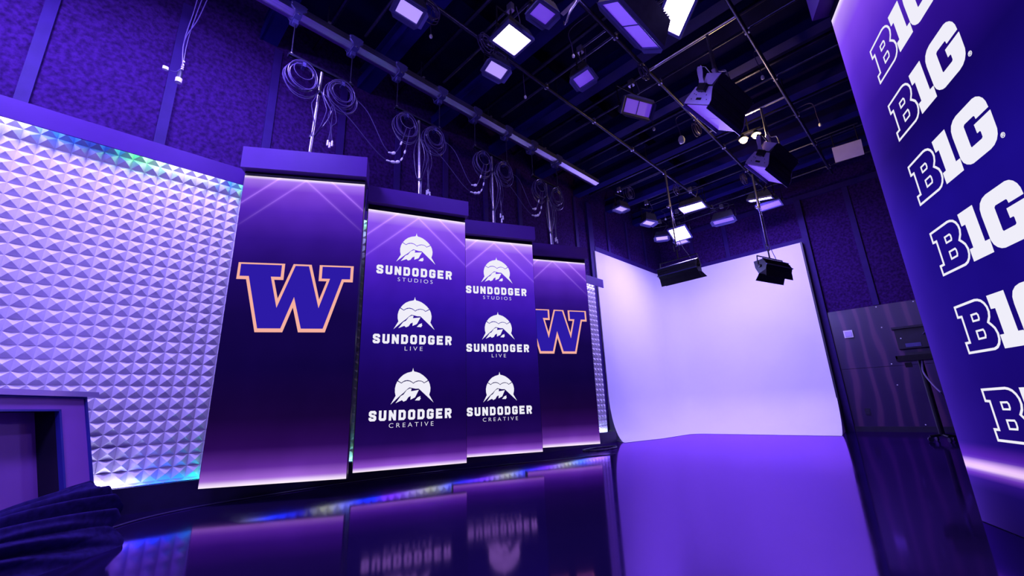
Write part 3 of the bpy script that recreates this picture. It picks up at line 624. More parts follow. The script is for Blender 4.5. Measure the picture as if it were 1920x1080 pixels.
# ------------------------------------------------------------------ soft lights
def softlight(name, c, n, u, w_, h_, label, on=False, power=0, z_up=None, group='soft panel lights on the grid', two=False, big=False, barn=True, spread=PI, depth=.13, diff='diff', lightname='lamp_light', color=LC):
    m = frame(c, n, u)
    t = thing(name, label, 'studio light', m, group)
    fw = .028
    # housing behind face: tapered body with fins
    W2, H2 = w_ / 2 + fw, h_ / 2 + fw
    body = MB()
    k = .78
    vs = [(-W2, -H2, -.02), (W2, -H2, -.02), (W2, H2, -.02), (-W2, H2, -.02), (-W2 * k, -H2 * k, -depth), (W2 * k, -H2 * k, -depth), (W2 * k, H2 * k, -depth), (-W2 * k, H2 * k, -depth)]
    body.add(vs, [(0, 1, 2, 3), (7, 6, 5, 4), (4, 5, 1, 0), (5, 6, 2, 1), (6, 7, 3, 2), (7, 4, 0, 3)], m)
    nf = max(5, int(w_ / .035))
    for i in range(nf):
        x = -W2 * k * .9 + 2 * W2 * k * .9 * i / (nf - 1); body.box((x, 0, -depth - .012), (.006, 2 * H2 * k * .9, .03), m)
    body.build('housing', M['housing'], t)
    fr = MB()
    for a, b, c_, d in ((-W2, W2, -H2, -h_ / 2), (-W2, W2, h_ / 2, H2), (-W2, -w_ / 2, -h_ / 2, h_ / 2), (w_ / 2, W2, -h_ / 2, h_ / 2)): fr.bb(a, b, c_, d, -.022, .012, m)
    fr.build('face_frame', M['frame'], t)
    if two:
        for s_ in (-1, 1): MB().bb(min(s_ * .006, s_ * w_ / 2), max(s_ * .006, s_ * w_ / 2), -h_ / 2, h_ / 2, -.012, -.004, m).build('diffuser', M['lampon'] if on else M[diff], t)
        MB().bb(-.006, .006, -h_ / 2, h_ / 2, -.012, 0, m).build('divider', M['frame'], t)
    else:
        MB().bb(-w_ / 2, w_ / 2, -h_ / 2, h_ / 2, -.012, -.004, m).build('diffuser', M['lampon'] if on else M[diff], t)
    if barn:
        fl = .05
        for sx, sy in ((1, 0), (-1, 0), (0, 1), (0, -1)):
            if sx: vs = [(sx * W2, -H2, .01), (sx * W2, H2, .01), (sx * (W2 + fl * .55), H2 * .8, fl * .55), (sx * (W2 + fl * .55), -H2 * .8, fl * .55)]
            else: vs = [(-W2, sy * H2, .01), (W2, sy * H2, .01), (W2 * .8, sy * (H2 + fl * .5), fl * .55), (-W2 * .8, sy * (H2 + fl * .5), fl * .55)]
            nn = Vector((sx, sy, 1)).normalized() * .002
            b = MB(); b.add(vs + [tuple(Vector(q) + nn) for q in vs], [(0, 1, 2, 3), (7, 6, 5, 4), (0, 4, 5, 1), (1, 5, 6, 2), (2, 6, 7, 3), (3, 7, 4, 0)], m)
            b.build('barn_door', M['frame'], t)
    # yoke and hanger
    zt = z_up or GZ
    gx = [-3.13, -2.01, -.88, .25, 1.4, 2.5]
    C_ = Vector(c); up = Vector((0, 0, 1)); U = m.to_3x3() @ Vector((1, 0, 0)); nrm = m.to_3x3() @ Vector((0, 0, 1))
    top = C_ - nrm * (depth * .5) + up * (max(h_, .25) * .55 + .10)
    a = C_ + U * (W2 + .02) - nrm * (depth * .45); b_ = C_ - U * (W2 + .02) - nrm * (depth * .45)
    Uh = Vector((U.x, U.y, 0)); Uh = Uh.normalized() if Uh.length > .1 else Vector((1, 0, 0))
    ta = top + Uh * (W2 + .02); tb = top - Uh * (W2 + .02)
    yb = MB().tube([a, ta, tb, b_], .009, 8).build('yoke', M['black'], t)
    for q, nm in ((a, 1), (b_, -1)): MB().lathe([(0, -.012), (.022, -.012), (.022, .014), (0, .014)], 12, frame(q, U, up)).build('yoke_knob', M['black'], yb)
    if zt - top.z > .02:
        MB().tube([top, (top.x, top.y, zt)], .014, 10).build('hanger', M['pipe'], t)
    gxn = min(gx, key=lambda q: abs(q - top.x))
    MB().tube([(top.x, top.y, zt), (gxn, top.y, zt)], .014, 8).build('hanger_arm', M['pipe'], t)
    MB().box((top.x, top.y, max(top.z + .03, zt - .01)), (.08, .06, .09), bev=.01).build('clamp', M['steel'], t)
    MB().tube(catmull([tuple(C_ - nrm * depth), tuple(C_ - nrm * (depth + .08) + up * .05 + Uh * .12), tuple(top + Uh * .14 + up * .05), (top.x + .05, top.y + .04, max(zt, top.z + .1))], 6), .006, 6).build('cable', M['cable'], t)
    if power:
        area(lightname, C_ + nrm * .02, nrm, w_ * .98, h_ * .98, power, color, spread, t)
    return t
P1c = (0, 0, -1)
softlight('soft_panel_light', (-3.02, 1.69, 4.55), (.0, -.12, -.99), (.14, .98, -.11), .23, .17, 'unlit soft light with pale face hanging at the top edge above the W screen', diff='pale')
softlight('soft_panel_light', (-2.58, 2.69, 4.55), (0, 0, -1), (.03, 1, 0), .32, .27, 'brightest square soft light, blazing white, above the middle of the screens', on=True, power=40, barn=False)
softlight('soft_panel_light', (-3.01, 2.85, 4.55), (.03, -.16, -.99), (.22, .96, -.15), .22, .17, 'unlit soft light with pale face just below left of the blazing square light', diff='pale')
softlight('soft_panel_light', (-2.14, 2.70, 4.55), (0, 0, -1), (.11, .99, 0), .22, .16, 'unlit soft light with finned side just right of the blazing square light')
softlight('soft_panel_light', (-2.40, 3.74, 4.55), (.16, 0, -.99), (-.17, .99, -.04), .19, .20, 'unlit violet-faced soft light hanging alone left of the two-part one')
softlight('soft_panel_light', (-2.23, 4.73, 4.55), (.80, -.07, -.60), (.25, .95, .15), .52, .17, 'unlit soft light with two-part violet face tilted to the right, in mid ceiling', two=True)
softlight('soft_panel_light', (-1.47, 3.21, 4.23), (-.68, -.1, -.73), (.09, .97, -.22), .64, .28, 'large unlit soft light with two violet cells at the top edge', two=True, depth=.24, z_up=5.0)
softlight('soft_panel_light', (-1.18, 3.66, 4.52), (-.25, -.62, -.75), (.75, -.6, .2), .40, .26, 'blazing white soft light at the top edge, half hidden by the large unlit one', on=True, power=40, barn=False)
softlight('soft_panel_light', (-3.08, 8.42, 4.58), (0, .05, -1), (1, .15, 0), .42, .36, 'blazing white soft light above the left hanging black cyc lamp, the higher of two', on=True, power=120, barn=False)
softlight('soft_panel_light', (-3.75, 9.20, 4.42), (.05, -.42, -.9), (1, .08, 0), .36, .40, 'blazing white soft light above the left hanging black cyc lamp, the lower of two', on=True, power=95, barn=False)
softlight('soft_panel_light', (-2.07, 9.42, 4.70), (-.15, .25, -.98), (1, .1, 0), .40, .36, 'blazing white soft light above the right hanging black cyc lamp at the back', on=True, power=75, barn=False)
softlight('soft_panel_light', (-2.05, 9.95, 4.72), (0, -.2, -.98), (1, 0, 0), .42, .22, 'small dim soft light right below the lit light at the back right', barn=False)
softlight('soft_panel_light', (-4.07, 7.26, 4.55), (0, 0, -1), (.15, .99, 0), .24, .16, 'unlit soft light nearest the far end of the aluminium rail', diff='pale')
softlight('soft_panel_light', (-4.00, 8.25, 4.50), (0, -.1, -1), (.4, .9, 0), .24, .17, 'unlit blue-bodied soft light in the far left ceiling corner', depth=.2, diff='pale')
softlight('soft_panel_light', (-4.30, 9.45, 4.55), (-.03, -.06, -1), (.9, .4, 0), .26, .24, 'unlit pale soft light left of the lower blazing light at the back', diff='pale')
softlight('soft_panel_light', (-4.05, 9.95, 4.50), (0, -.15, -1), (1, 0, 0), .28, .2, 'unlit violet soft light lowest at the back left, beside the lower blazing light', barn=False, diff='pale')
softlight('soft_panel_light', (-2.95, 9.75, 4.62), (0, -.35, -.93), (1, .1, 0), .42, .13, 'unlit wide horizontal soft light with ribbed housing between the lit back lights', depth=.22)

# two big bank lamps hanging side on
def banklamp(c, label, rot=0, zt=5.0, n=(-.61, .01, -.79), u=(.12, .98, -.10)):
    m = frame(c, n, u)
    t = thing('bank_lamp', label, 'studio light', m, 'large bank lamps with violet end plates')
    w_, h_ = .66, .29; D = .33
    # section in local (y across, z back): trapezoid body
    sec = [(-.165, .0), (.165, .0), (.165, -.05), (.12, -.15), (.10, -.20), (.13, -.34), (-.06, -.34), (-.115, -.19), (-.165, -.05)]
    mm = m @ Matrix(((0, 0, 1, 0), (1, 0, 0, 0), (0, 1, 0, 0), (0, 0, 0, 1)))
    b = MB().prism(sec, -w_ / 2 - .02, w_ / 2 + .02, mm)
    for q in range(7): b.box((0, .0, -.345 - .005), (.62 - .0 * q, .008, .02), m @ T(0, -.05 + .03 * q, 0))
    for yy, zz in ((.168, -.03), (.145, -.10), (.112, -.18), (.118, -.26)): b.box((0, yy, zz), (w_ + .02, .008, .012), m)
    b.build('housing', M['housing'], t)
    for s_ in (-1, 1):
        pb = MB().prism([(a * 1.04, z_ * 1.0 + .003) for a, z_ in sec[:5] + [(-.02, -.205)] + sec[7:]], s_ * (w_ / 2 + .022), s_ * (w_ / 2 + .03), mm)
        ep = pb.build('end_plate', M['endplate'], t)
        wd = MB().prism([(.08, -.22), (.13, -.345), (-.06, -.345), (-.04, -.22)], s_ * (w_ / 2 + .021), s_ * (w_ / 2 + .026), mm); wd.build('end_cap', M['endplate'], t)
        hb = MB()
        for (a, z_) in [(-.10, -.05), (-.06, -.10), (.0, -.13), (.08, -.10), (.11, -.05), (-.09, -.11), (.05, -.13)]:
            hb.lathe([(0, 0), (.006, 0), (.006, .002), (0, .002)], 8, m @ T(s_ * (w_ / 2 + .030), a, z_) @ Matrix.Rotation(s_ * PI / 2, 4, 'Y'))
        hb.box((s_ * (w_ / 2 + .031), .0, -.055), (.002, .07, .026), m); hb.build('vent_holes', M['black'], ep)
        # yoke arm
        ar = MB().box((s_ * (w_ / 2 + .055), 0, -.17), (.05, .10, .08), m); ar.build('pivot_block', M['black'], t)
        q0 = m @ Vector((s_ * (w_ / 2 + .06), 0, -.17)); q1 = q0 + Vector((0, 0, .30)); q2 = q0 + Vector((-.02, 0, .14))
        mA = frame(q0, (m.to_3x3() @ Vector((1, 0, 0))), (0, 0, 1))
        MB().prism([(0, -.035), (.12, -.022), (.20, -.03), (.27, -.03), (.30, -.018), (.30, .018), (.27, .03), (.20, .03), (.12, .022), (0, .035)], -.004, .004, mA).build('yoke_arm', M['endplate'], t)
    for s_ in (-1, 1): MB().bb(min(s_ * .006, s_ * w_ / 2), max(s_ * .006, s_ * w_ / 2), -h_ / 2, h_ / 2, .002, .008, m).build('diffuser', M['diff'], t)
    for s_ in (-1, 1): MB().bb(-w_ / 2 - .03, w_ / 2 + .03, s_ * .165 - .004, s_ * .165 + .004, 0, .045, m).build('side_rail', M['frame'], t)
    ctr = m @ Vector((0, 0, -.17)); tp = ctr + Vector((0, 0, .34))
    MB().tube([ctr + (m.to_3x3() @ Vector((-.38, 0, 0))) + Vector((0, 0, .30)), tp + Vector((0, -.3, 0)), tp + Vector((0, .3, 0)), ctr + (m.to_3x3() @ Vector((.38, 0, 0))) + Vector((0, 0, .30))], .012, 8).build('yoke', M['black'], t)
    MB().tube([tp, (tp.x, tp.y, zt)], .017, 10).tube([(-2.01, tp.y, zt), (-.88, tp.y, zt)], .018, 8).build('telescopic_pole', M['steel'], t)
    MB().box((tp.x, tp.y, tp.z + .06), (.05, .07, .13), bev=.008).build('pole_bracket', M['endplate'], t)
    for s_ in (-.05, -.01):
        MB().tube(catmull([(tp.x + .02, tp.y, tp.z + .35), (tp.x + .03, tp.y + .02, tp.z + .12), (tp.x + .10, tp.y + .13 + s_, tp.z + .10), tuple(ctr + Vector((.12, .12 + s_, .18)))], 6), .006, 6).build('cable', M['steel'], t)
    return t
banklamp((-1.33, 4.72, 3.87), 'nearer large bank lamp with violet end plate and curled cables, right of centre', 0, 5.0)
banklamp((-1.32, 6.72, 3.90), 'farther large bank lamp with violet end plate, in front of the warm work lamps', 0, 5.0)

# hanging kino lamps in front of the backdrop
def kino(px, py, zc, yaw, tilt, label, zt=5.0, L=.6, kp=40):
    m = xf((px, py, zc), yaw) @ Matrix.Rotation(tilt, 4, 'X')       # local: x along lamp, -y back towards camera, +y light side, z up
    t = thing('cyc_lamp', label, 'studio light', m, 'black cyc lamps in front of the backdrop')
    sec = [(-.12, .10), (.05, .13), (.07, .0), (.05, -.12), (-.10, -.10), (-.15, -.02)]
    mm = m @ Matrix(((0, 0, 1, 0), (1, 0, 0, 0), (0, 1, 0, 0), (0, 0, 0, 1)))
    b = MB().prism(sec, -L / 2, L / 2, mm)
    for q in (-.06, -.02, .03, .07): b.box((0, -.135, q * .7), (L * .96, .02, .008), m)
    b.build('housing', M['black'], t)
    MB().bb(-L / 2 - .01, L / 2 + .01, -.16, -.14, -.035, -.02, m).bb(-L / 2 - .01, L / 2 + .01, -.13, -.115, .095, .11, m).build('trim_rail', M['frame'], t)
    for s_ in (-1, 1): MB().lathe([(0, 0), (.03, 0), (.03, .03), (.012, .035), (0, .035)], 12, m @ T(s_ * (L / 2), -.02, .0) @ Matrix.Rotation(s_ * PI / 2, 4, 'Y')).build('knob', M['black'], t)
    # barn doors
    b = MB().add([(-L / 2, .05, -.12), (L / 2, .05, -.12), (L / 2 + .03, .14, -.22), (-L / 2 - .03, .14, -.22), (-L / 2, .045, -.125), (L / 2, .045, -.125), (L / 2 + .03, .135, -.225), (-L / 2 - .03, .135, -.225)], [(0, 1, 2, 3), (7, 6, 5, 4), (0, 4, 5, 1), (1, 5, 6, 2), (2, 6, 7, 3), (3, 7, 4, 0)], m); b.build('barn_door', M['black'], t)
    b = MB().add([(-L / 2, -.10, -.10), (L / 2, -.10, -.10), (L / 2 + .02, -.06, -.22), (-L / 2 - .02, -.06, -.22), (-L / 2, -.105, -.10), (L / 2, -.105, -.10), (L / 2 + .02, -.065, -.225), (-L / 2 - .02, -.065, -.225)], [(0, 1, 2, 3), (7, 6, 5, 4), (0, 4, 5, 1), (1, 5, 6, 2), (2, 6, 7, 3), (3, 7, 4, 0)], m); b.build('barn_door', M['black'], t)
    MB().bb(-L / 2 + .02, L / 2 - .02, .06, .068, -.10, .10, m).build('diffuser', M['diff'], t)
    area('lamp_light', m @ Vector((0, .075, 0)), m.to_3x3() @ Vector((0, 1, -.12)), L * .9, .18, kp, (.32, .31, 1.0), PI, t)
    X = m.to_3x3() @ Vector((1, 0, 0)); C_ = Vector((px, py, zc)); up = Vector((0, 0, 1))
    a = C_ + X * (L / 2 + .02); b_ = C_ - X * (L / 2 + .02)
    MB().tube([a, a + up * .21 - X * .03, b_ + up * .21 + X * .03, b_], .012, 8).build('yoke', M['black'], t)
    tp = C_ + up * .21
    MB().tube([tp, tp + up * .18], .014, 8).build('spigot', M['black'], t)
    MB().tube([tp + up * .16 + X * .05, tp + up * .28 + X * .05, tp + up * .28 - X * .05, tp + up * .16 - X * .05], .008, 8, closed=True).build('clamp', M['black'], t)
    z1 = tp.z + .24
    MB().tube([(px, py, z1), (px, py, z1 + .85)], .013, 10).build('inner_pole', M['pipe'], t)
    MB().tube([(px, py, z1 + .80), (px, py, zt)], .021, 10).build('outer_pole', M['steel'], t)
    MB().lathe([(0, -.02), (.03, -.02), (.03, .02), (0, .02)], 12, T(px - .02, py, z1 + .82)).tube([(px, py, z1 + .82), (px - .06, py - .03, z1 + .82)], .012).build('lock_knob', M['steel'], t)
    MB().tube(catmull([(px + .02, py, z1 + 1.0), (px + .03, py + .01, z1 + .5), tuple(tp + X * .10 + up * .26), tuple(tp + X * .20 + up * .02), tuple(C_ + X * .24 + up * .12)], 8), .006, 6).build('cable', M['cable'], t)
    return t
kino(-3.10, 7.35, 3.00, math.radians(-2), math.radians(14), 'black cyc lamp hanging on a pole in front of the backdrop, the left one', L=.72, kp=42)
kino(-1.99, 8.80, 3.02, math.radians(74), math.radians(-12), 'black cyc lamp hanging on a pole in front of the backdrop, the right one', L=.80, kp=20)

# warm work lamps
wl = thing('work_lamp', 'pair of glowing warm work lamps on a bracket beside the farther bank lamp', 'lamp', T(-1.45, 6.9, 4.7))
MB().box((-1.48, 6.9, 4.80), (.34, .03, .03), rz=.1).tube([(-1.48, 6.9, 4.80), (-1.48, 6.9, 5.05)], .01).build('bracket', M['black'], wl)
for dx, dy in ((-.09, 0), (.09, .02)):
    c0 = (-1.48 + dx, 6.88 + dy, 4.69)
    MB().lathe([(.012, .10), (.03, .08), (.062, .03), (.072, .012)], 16, T(*c0)).build('reflector', M['housing'], wl)
    bo = MB().lathe([(0, .045), (.04, .03), (.056, .005), (.05, -.024), (.026, -.046), (0, -.052)], 16, T(*c0)).build('bulb', M['bulb'], wl)
l = bpy.data.lights.new('work_lamp_light', 'POINT'); l.energy = 40; l.color = (1, .68, .30); l.shadow_soft_size = .05
o = bpy.data.objects.new('work_lamp_light', l); COL.objects.link(o); o.location = (-1.46, 6.8, 4.60); 
o.parent = wl; o.matrix_basis = wl.matrix_basis.inverted() @ T(-1.46, 6.8, 4.60)
l = bpy.data.lights.new('work_lamp_light', 'POINT'); l.energy = 2; l.color = (1, .68, .30); l.shadow_soft_size = .04
o = bpy.data.objects.new('work_lamp_light', l); COL.objects.link(o)
wl2 = thing('work_lamp', 'warm work lamp on the grid at the top edge above the large two-cell light', 'lamp', T(-1.6, 2.75, 4.75))
MB().lathe([(.012, .10), (.03, .08), (.062, .03), (.072, .012)], 16, T(-1.75, 2.55, 4.80)).build('reflector', M['housing'], wl2)
MB().lathe([(0, .045), (.04, .03), (.056, .005), (.05, -.024), (.026, -.046), (0, -.052)], 16, T(-1.75, 2.55, 4.80)).build('bulb', M['bulb'], wl2)
MB().tube([(-1.75, 2.55, 4.88), (-1.75, 2.55, 5.05)], .01).build('bracket', M['black'], wl2)
o.parent = wl2; o.matrix_basis = wl2.matrix_basis.inverted() @ T(-1.75, 2.55, 4.72)

# small pendants on cords
for i, ((x, y, z), r, lb) in enumerate([((-3.166, 2.043, 4.6), .018, 'small white pendant tip left of the blazing square light'), ((-2.296, 3.411, 4.6), .018, 'small white pendant tip right of the blazing square light'), ((-3.139, 3.48, 4.6), .018, 'small white pendant tip below the blazing square light'), ((-2.185, 5.968, 4.6), .05, 'small white dome under the grid left of the bank lamps'), ((-2.342, 5.392, 4.6), .02, 'tiny pendant tip below the two-part violet soft light'), ((-.898, 5.47, 4.6), .022, 'tiny pendant tip right of the nearer bank lamp'), ((-.62, 7.2, 4.6), .022, 'tiny pendant tip between the farther bank lamp and the big wall'), ((-3.9, 8.9, 4.75), .02, 'tiny pendant tip above the lower blazing light at the back')]):
    t = thing('pendant_sensor', lb, 'pendant', T(x, y, z), 'small pendants under the grid')
    MB().lathe([(0, -r * 1.3), (r * .8, -r), (r, 0), (r * .8, r * .8), (r * .5, r * 1.2), (0, r * 1.2)], 14, T(x, y, z)).build('tip', M['white'], t)
    MB().tube(catmull([(x, y, z + r), (x - .01, y, z + .16), (x - .04, y + .03, GZ + .02), (min(gx, key=lambda q: abs(q - x)), y + .03, GZ + .03)], 6), .005, 6).build('cord', M['cable'], t)
# pale boards / bounce
bd = thing('reflector_board', 'pale reflector board hanging in the dark ceiling near the big LED wall', 'reflector', T(-.46, 8.3, 4.55))
mm = frame((-.46, 8.3, 4.55), (.0, -.75, -.66), (1, .1, 0)); MB().bb(-.19, .19, -.13, .13, -.008, .008, mm).build('board', M['milk'], bd)
MB().tube([(-.62, 8.36, 4.6), (-.62, 8.36, 5.0)], .008).tube([(-.30, 8.36, 4.6), (-.30, 8.36, 5.0)], .008).tube([(-.88, 8.36, 5.0), (-.25, 8.36, 5.0)], .012).build('hanger', M['pipe'], bd)
# perforated bracket and cable at the top
br = thing('grid_bracket', 'perforated flat steel bracket with a cable loop on the grid at the top edge', 'bracket', T(-1.95, 3.3, 5.0))
mm = frame((-2.02, 3.15, 4.965), (0, 0, -1), (1, -.06, 0)); b = MB().box((0, 0, 0), (.42, .05, .006), mm); b.build('plate', M['steel'], br)
MB().tube(catmull([(-2.0, 3.13, 4.95), (-2.1, 3.12, 4.86), (-2.2, 3.16, 4.80), (-2.24, 3.2, 4.88)], 6), .007, 6).tube(catmull([(-2.02, 3.16, 4.95), (-2.12, 3.16, 4.89), (-2.2, 3.2, 4.86), (-2.24, 3.2, 4.9)], 6), .006, 6).build('cable_loop', M['steel'], br)
# coil clutter on grid
for i, (x, y, r, lb) in enumerate([(-3.13, 2.0, .13, 'dark cable coil on the grid above the unlit light at the top edge'), (-3.05, 2.75, .14, 'tangled cable coil beside the blazing square light'), (-2.0, 4.55, .12, 'dark cable coil on the grid above the two-part violet light'), (-3.2, 8.0, .12, 'dark cable coil on the grid above the left cyc lamp'), (-2.1, 8.6, .12, 'dark cable coil on the grid above the right cyc lamp'), (-3.9, 7.38, .13, 'dark cable coil near the far end of the rail'), (-2.05, 6.3, .12, 'dark cable coil on the grid near the white dome')]):
    path = []
    for j in range(6 * 18):
        a = 2 * PI * j / 18; rr = r * (.8 + .2 * math.sin(a * .37 + i)); path.append((x + .03 * math.sin(a * .21), y + rr * math.sin(a), GZ - .12 + rr * math.cos(a)))
    tag(MB().tube(path, .005, 6).build('grid_cable_coil', M['cable'], origin=T(x, y, GZ)), lb, 'cable coil', 'cable coils on the grid')

# hanging cable with white connector, top left
hc = thing('hanging_cable', 'bundle of thin cables hanging at upper left with white connectors at its end', 'cable', T(-4.6, .15, 3.82))
for s_ in (-.012, 0, .012):
    MB().tube(catmull([(-4.6 + s_, .155, 3.98), (-4.6 + s_, .15 - abs(s_) * 2, 4.3), (-4.58, .17 + s_ * 2, 4.62), (-4.5, .22 + s_ * 3, 5.0), (-4.3, .35, 5.3)], 8), .0045, 6).build('cable', M['cable'], hc)
MB().lathe([(0, -.035), (.026, -.033), (.028, .012), (0, .014)], 14, T(-4.6, .145, 3.86)).build('connector', M['white'], hc)
MB().lathe([(.0, 0), (.024, 0), (.022, .06), (.012, .09), (0, .09)], 14, T(-4.6, .145, 3.875)).build('connector_collar', M['rubber'], hc)
for z in (3.985, 4.01, 4.035, 4.075): MB().lathe([(0, -.008), (.011, -.007), (.011, .007), (0, .008)], 10, T(-4.6, .153, z)).build('bead', M['white'], hc)
MB().tube(catmull([(-4.6, .15, 4.0), (-4.6, .11, 3.93), (-4.6, .05, 3.92)], 6), .004, 6).build('side_cable', M['cable'], hc)
MB().box((-4.6, .035, 3.925), (.03, .045, .03), bev=.008).build('plug', M['white'], hc)

# floor cable
P = [(-4.12, .16, .006), (-4.30, .27, .006), (-4.52, .5, .006), (-4.66, .82, .006), (-4.72, 1.3, .006), (-4.74, 2.1, .006), (-4.62, 3.05, .006), (-4.28, 4.1, .006), (-3.72, 5.66, .006)]
tag(MB().tube(catmull(P, 8), .006, 6).build('floor_cable', M['cable'], origin=T(-4.6, 1, 0)), 'long thin dark cable snaking over the floor below the screens', 'cable')
path = [(-4.35 + .16 * math.cos(a * .4) * (1 + .1 * math.sin(a)), 6.2 + .42 * math.sin(a * .4), .008 + .004 * (a % 3)) for a in range(48)]
tag(MB().tube(path, .008, 6).build('coiled_floor_cable', M['rubber'], origin=T(-4.35, 6.2, 0)), 'flat coil of black cable on the floor below the far W screen', 'cable coil')

# ------------------------------------------------------------------ desk and drape at left
aD = math.atan2(-.426, .47)                                 # along the desk front, towards the camera side
mD = xf((-4.46, .06, 0), aD)
# front normal must face the room: (.67,.74)
dk = thing('news_desk', 'violet panelled presenter desk with shiny pale top at the left edge', 'desk', mD)
f_ = -1 if (mD.to_3x3() @ Vector((0, 1, 0))).dot(Vector((.67, .74, 0))) > 0 else 1   # depth direction sign
def dbox(x0, x1, d0, d1, z0, z1): return MB().bb(x0, x1, min(f_ * d0, f_ * d1), max(f_ * d0, f_ * d1), z0, z1, SH)
L = 2.4; ZT = .89
SH = mD @ Matrix(((1, 0, 0, 0), (0, 1, f_ * .30, -f_ * .30 * ZT), (0, 0, 1, 0), (0, 0, 0, 1)))      # the desk front leans outwards towards the floor
dbox(0, L, -.02, .45, ZT, ZT + .036).build('desk_top', M['desktop'], dk, label='shiny pale metal-edged top')
dbox(.075, .09, 0, .42, 0, ZT).build('side_panel', M['desktrim'], dk)
dbox(.09, .27, .012, .03, 0, ZT - .012).build('front_panel', M['desk'], dk)
dbox(.27, L, .012, .03, ZT - .085, ZT - .012).build('front_panel', M['desk'], dk)
dbox(.09, L, 0, .03, ZT - .012, ZT).build('top_trim', M['desktrim'], dk)
b = dbox(.27, .285, 0, .03, 0, ZT - .085); b.v += []; b.build('opening_trim', M['desktrim'], dk)
dbox(.27, L, 0, .03, ZT - .097, ZT - .085).build('opening_trim', M['desktrim'], dk)
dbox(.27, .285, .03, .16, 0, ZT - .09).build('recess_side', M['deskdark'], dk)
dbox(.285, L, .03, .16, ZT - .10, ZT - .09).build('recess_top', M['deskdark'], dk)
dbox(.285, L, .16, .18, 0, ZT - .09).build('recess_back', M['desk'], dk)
dbox(.09, L, .40, .42, 0, ZT).build('back_panel', M['desktrim'], dk)

def drape():
    b = MB(); NU, NV = 160, 220; vs = []; fs = []
    O = Vector((-3.90, .12, 0)); D = Vector((.60, -.80, 0)).normalized(); Nn = Vector((D.y, -D.x, 0)) * -1   # towards the room
    if Nn.dot(Vector((1, 1, 0))) < 0: Nn = -Nn
    for i in range(NU + 1):
        u = i / NU; s_ = u * 2.0
        for j in range(NV + 1):
            v = j / NV; a = PI * v
            # cross-section: mound, front at v=0, back at v=1
            hw = .20 + .05 * math.sin(2.1 * s_ + .4) + .06 * min(1, s_ / .8); hh = (.34 + .02 * math.sin(3.3 * s_) - .20 * min(1, s_ / .9)) * (.55 + .45 * min(1, (s_ + .03) / .06))
            ph = v * 9 - s_ * 3.0
            fold = .055 * (abs(math.sin(PI * ph + .9 * math.sin(2.3 * s_ + v * 3))) - .6) + .014 * math.sin(PI * ph * 2.7 + 1.0)
            r = 1 + fold / .24 * (math.sin(a) ** .4 if 0 < v < 1 else 0)
            x = math.cos(a) * hw * (.5 if math.cos(a) < 0 else 1) * (abs(math.cos(a)) ** -.15 if abs(math.cos(a)) > .05 else 1) * r; z = math.sin(a) ** .85 * hh * r if 0 < v < 1 else 0
            rag = -.025 * math.sin(2 * PI * (v * 5.3) + .5) - .04 * math.sin(PI * v)
            e = (1 - min(1, s_ / .10))
            p = O + D * (s_ + rag * e) + Nn * (x + .05 * max(0, 1 - v * 14) + .02 + .10 * s_ * .3); vs.append((p.x, p.y, z - .006))
    for i in range(NU):
        for j in range(NV):
            k = i * (NV + 1) + j; fs.append((k, k + 1, k + NV + 2, k + NV + 1))
    b.add(vs, fs)
    # close the ragged right end
    c = Vector((0, 0, 0))
    for j in range(NV + 1): c += Vector(vs[j])
    c /= NV + 1; c += D * .10
    b.add([tuple(c)] + [vs[j] for j in range(NV + 1)], [(0, j + 2, j + 1) for j in range(NV)])
    b.sm = True
    o = b.build('bunched_drape', M['drape'], origin=T(-3.6, 0, 0)); return o
tag(drape(), 'bunched heap of dark folded drape on the floor in front of the desk', 'drape')

# ------------------------------------------------------------------ far right: wall fittings and stand
ws = thing('wall_sensor', 'small pale square sensor box on the plywood wall', 'wall sensor', T(-1.405, 11.165, 1.925))
MB().box((-1.405, 11.15, 1.925), (.15, .03, .15)).build('cover', M['white'], ws); MB().box((-1.405, 11.13, 1.925), (.11, .012, .10)).build('panel', M['milk'], ws)
ot = thing('wall_outlet', 'small dark wall outlet low on the plywood wall', 'outlet', T(-1.41, 11.165, .38))
MB().box((-1.41, 11.16, .38), (.08, .012, .12)).build('plate', M['blackpaint'], ot); MB().box((-1.41, 11.152, .405), (.035, .006, .03)).box((-1.41, 11.152, .355), (.035, .006, .03)).build('socket', M['rubber'], ot)
wb = thing('wall_connection_box', 'black connection box on the plywood wall beside the big LED wall', 'wall box', T(-.5, 11.165, 1.7))
MB().box((-.38, 11.12, 1.72), (.62, .08, .40)).bb(-.72, .0, 11.04, 11.16, 1.90, 1.94).build('cabinet', M['blackpaint'], wb)
MB().box((-.47, 11.075, 1.58), (.22, .01, .07)).build('label_plate', M['frame'], wb)
MB().lathe([(0, 0), (.012, 0), (.010, .008), (0, .01)], 10, frame((-.62, 11.08, 1.72), (0, -1, 0), (1, 0, 0))).build('pilot_light', M['white'], wb)
MB().tube(catmull([(-.30, 11.08, 1.76), (-.22, 10.98, 1.80), (-.10, 10.97, 1.70), (.0, 11.0, 1.5), (.02, 11.05, 1.1)], 8), .012, 6).build('cable', M['cable'], wb)
sd = thing('equipment_stand', 'black rolling equipment stand with tray and dangling cable beside the big LED wall', 'stand', T(-.36, 9.1, 0))
MB().tube([(-.36, 9.1, .08), (-.36, 9.1, 1.18)], .035, 12).build('pole', M['black'], sd)
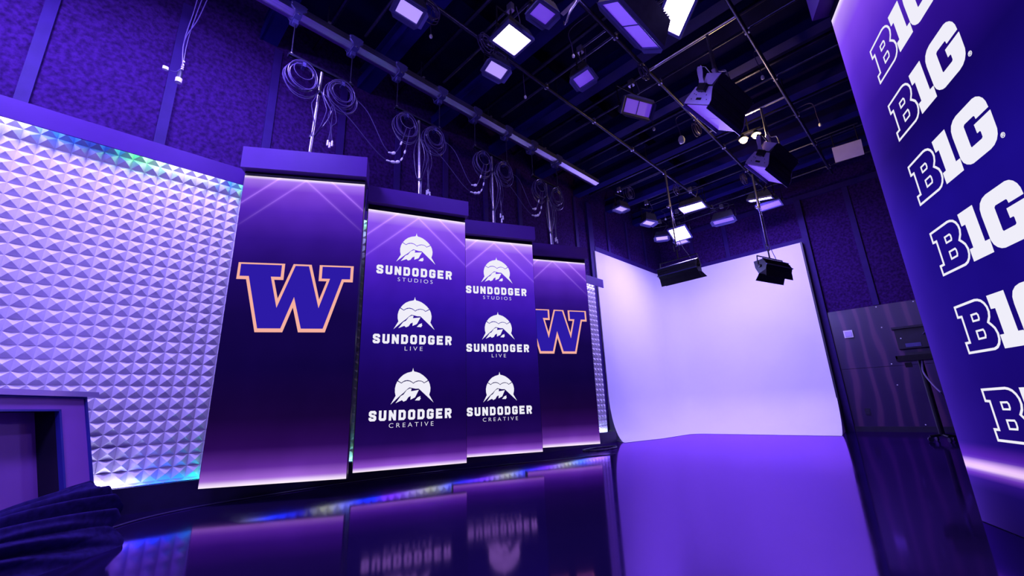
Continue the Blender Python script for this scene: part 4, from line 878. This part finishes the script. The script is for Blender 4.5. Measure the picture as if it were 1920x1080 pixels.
tb = MB().bb(-.62, -.06, 8.9, 9.3, 1.18, 1.215).bb(-.62, -.06, 8.9, 8.915, 1.215, 1.26).bb(-.62, -.60, 8.9, 9.3, 1.215, 1.26); tb.build('tray', M['black'], sd)
MB().bb(-.50, -.2, 8.95, 9.25, 1.216, 1.30).build('device', M['housing'], sd)
MB().box((-.50, 9.0, 1.12), (.08, .08, .07)).build('adapter', M['black'], sd)
for a in range(4):
    dx, dy = math.cos(a * PI / 2 + .5) * .15, math.sin(a * PI / 2 + .5) * .15
    MB().tube([(-.36, 9.1, .10), (-.36 + dx, 9.1 + dy, .075)], .018, 8).build('leg', M['black'], sd)
    MB().lathe([(0, -.012), (.034, -.012), (.034, .012), (0, .012)], 14, frame((-.36 + dx, 9.1 + dy, .035), (-dy, dx, 0), (0, 0, 1))).build('caster', M['rubber'], sd)
MB().tube(catmull([(-.34, 9.06, 1.17), (-.36, 9.02, 1.0), (-.30, 9.0, .82), (-.24, 8.99, .70)], 8), .011, 8).build('cable', M['milk'], sd, label='pale cable')
MB().tube(catmull([(-.24, 8.99, .70), (-.16, 8.99, .5), (-.05, 9.0, .3), (.05, 9.02, .05)], 8), .007, 8).build('cable', M['rubber'], sd)

# ------------------------------------------------------------------ unseen lamps added above and behind the camera to light the set
def added_lamp(c, aim, w_, h_, power, label, color=LC, spread=PI):
    d = (Vector(aim) - Vector(c)).normalized()
    return softlight('soft_panel_light', c, d, (0, 1, 0) if abs(d.y) < .8 else (1, 0, 0), w_, h_, label, on=True, power=power, barn=False, spread=spread, color=color)
added_lamp((-3.75, -1.3, 4.55), (-4.9, -.3, 1.4), .6, .4, 150, 'added unseen soft light over the camera aimed at the left of the tile wall')
added_lamp((-3.55, .35, 4.6), (-4.9, .9, 1.8), .6, .4, 95, 'added unseen soft light over the camera aimed at the nearest W screen')
added_lamp((-.6, -2.2, 4.3), (-4.9, -.2, 1.2), .6, .4, 100, 'added unseen fill light behind the camera aimed low at the tile wall and desk')  # added fill that lifts the dark tile facets
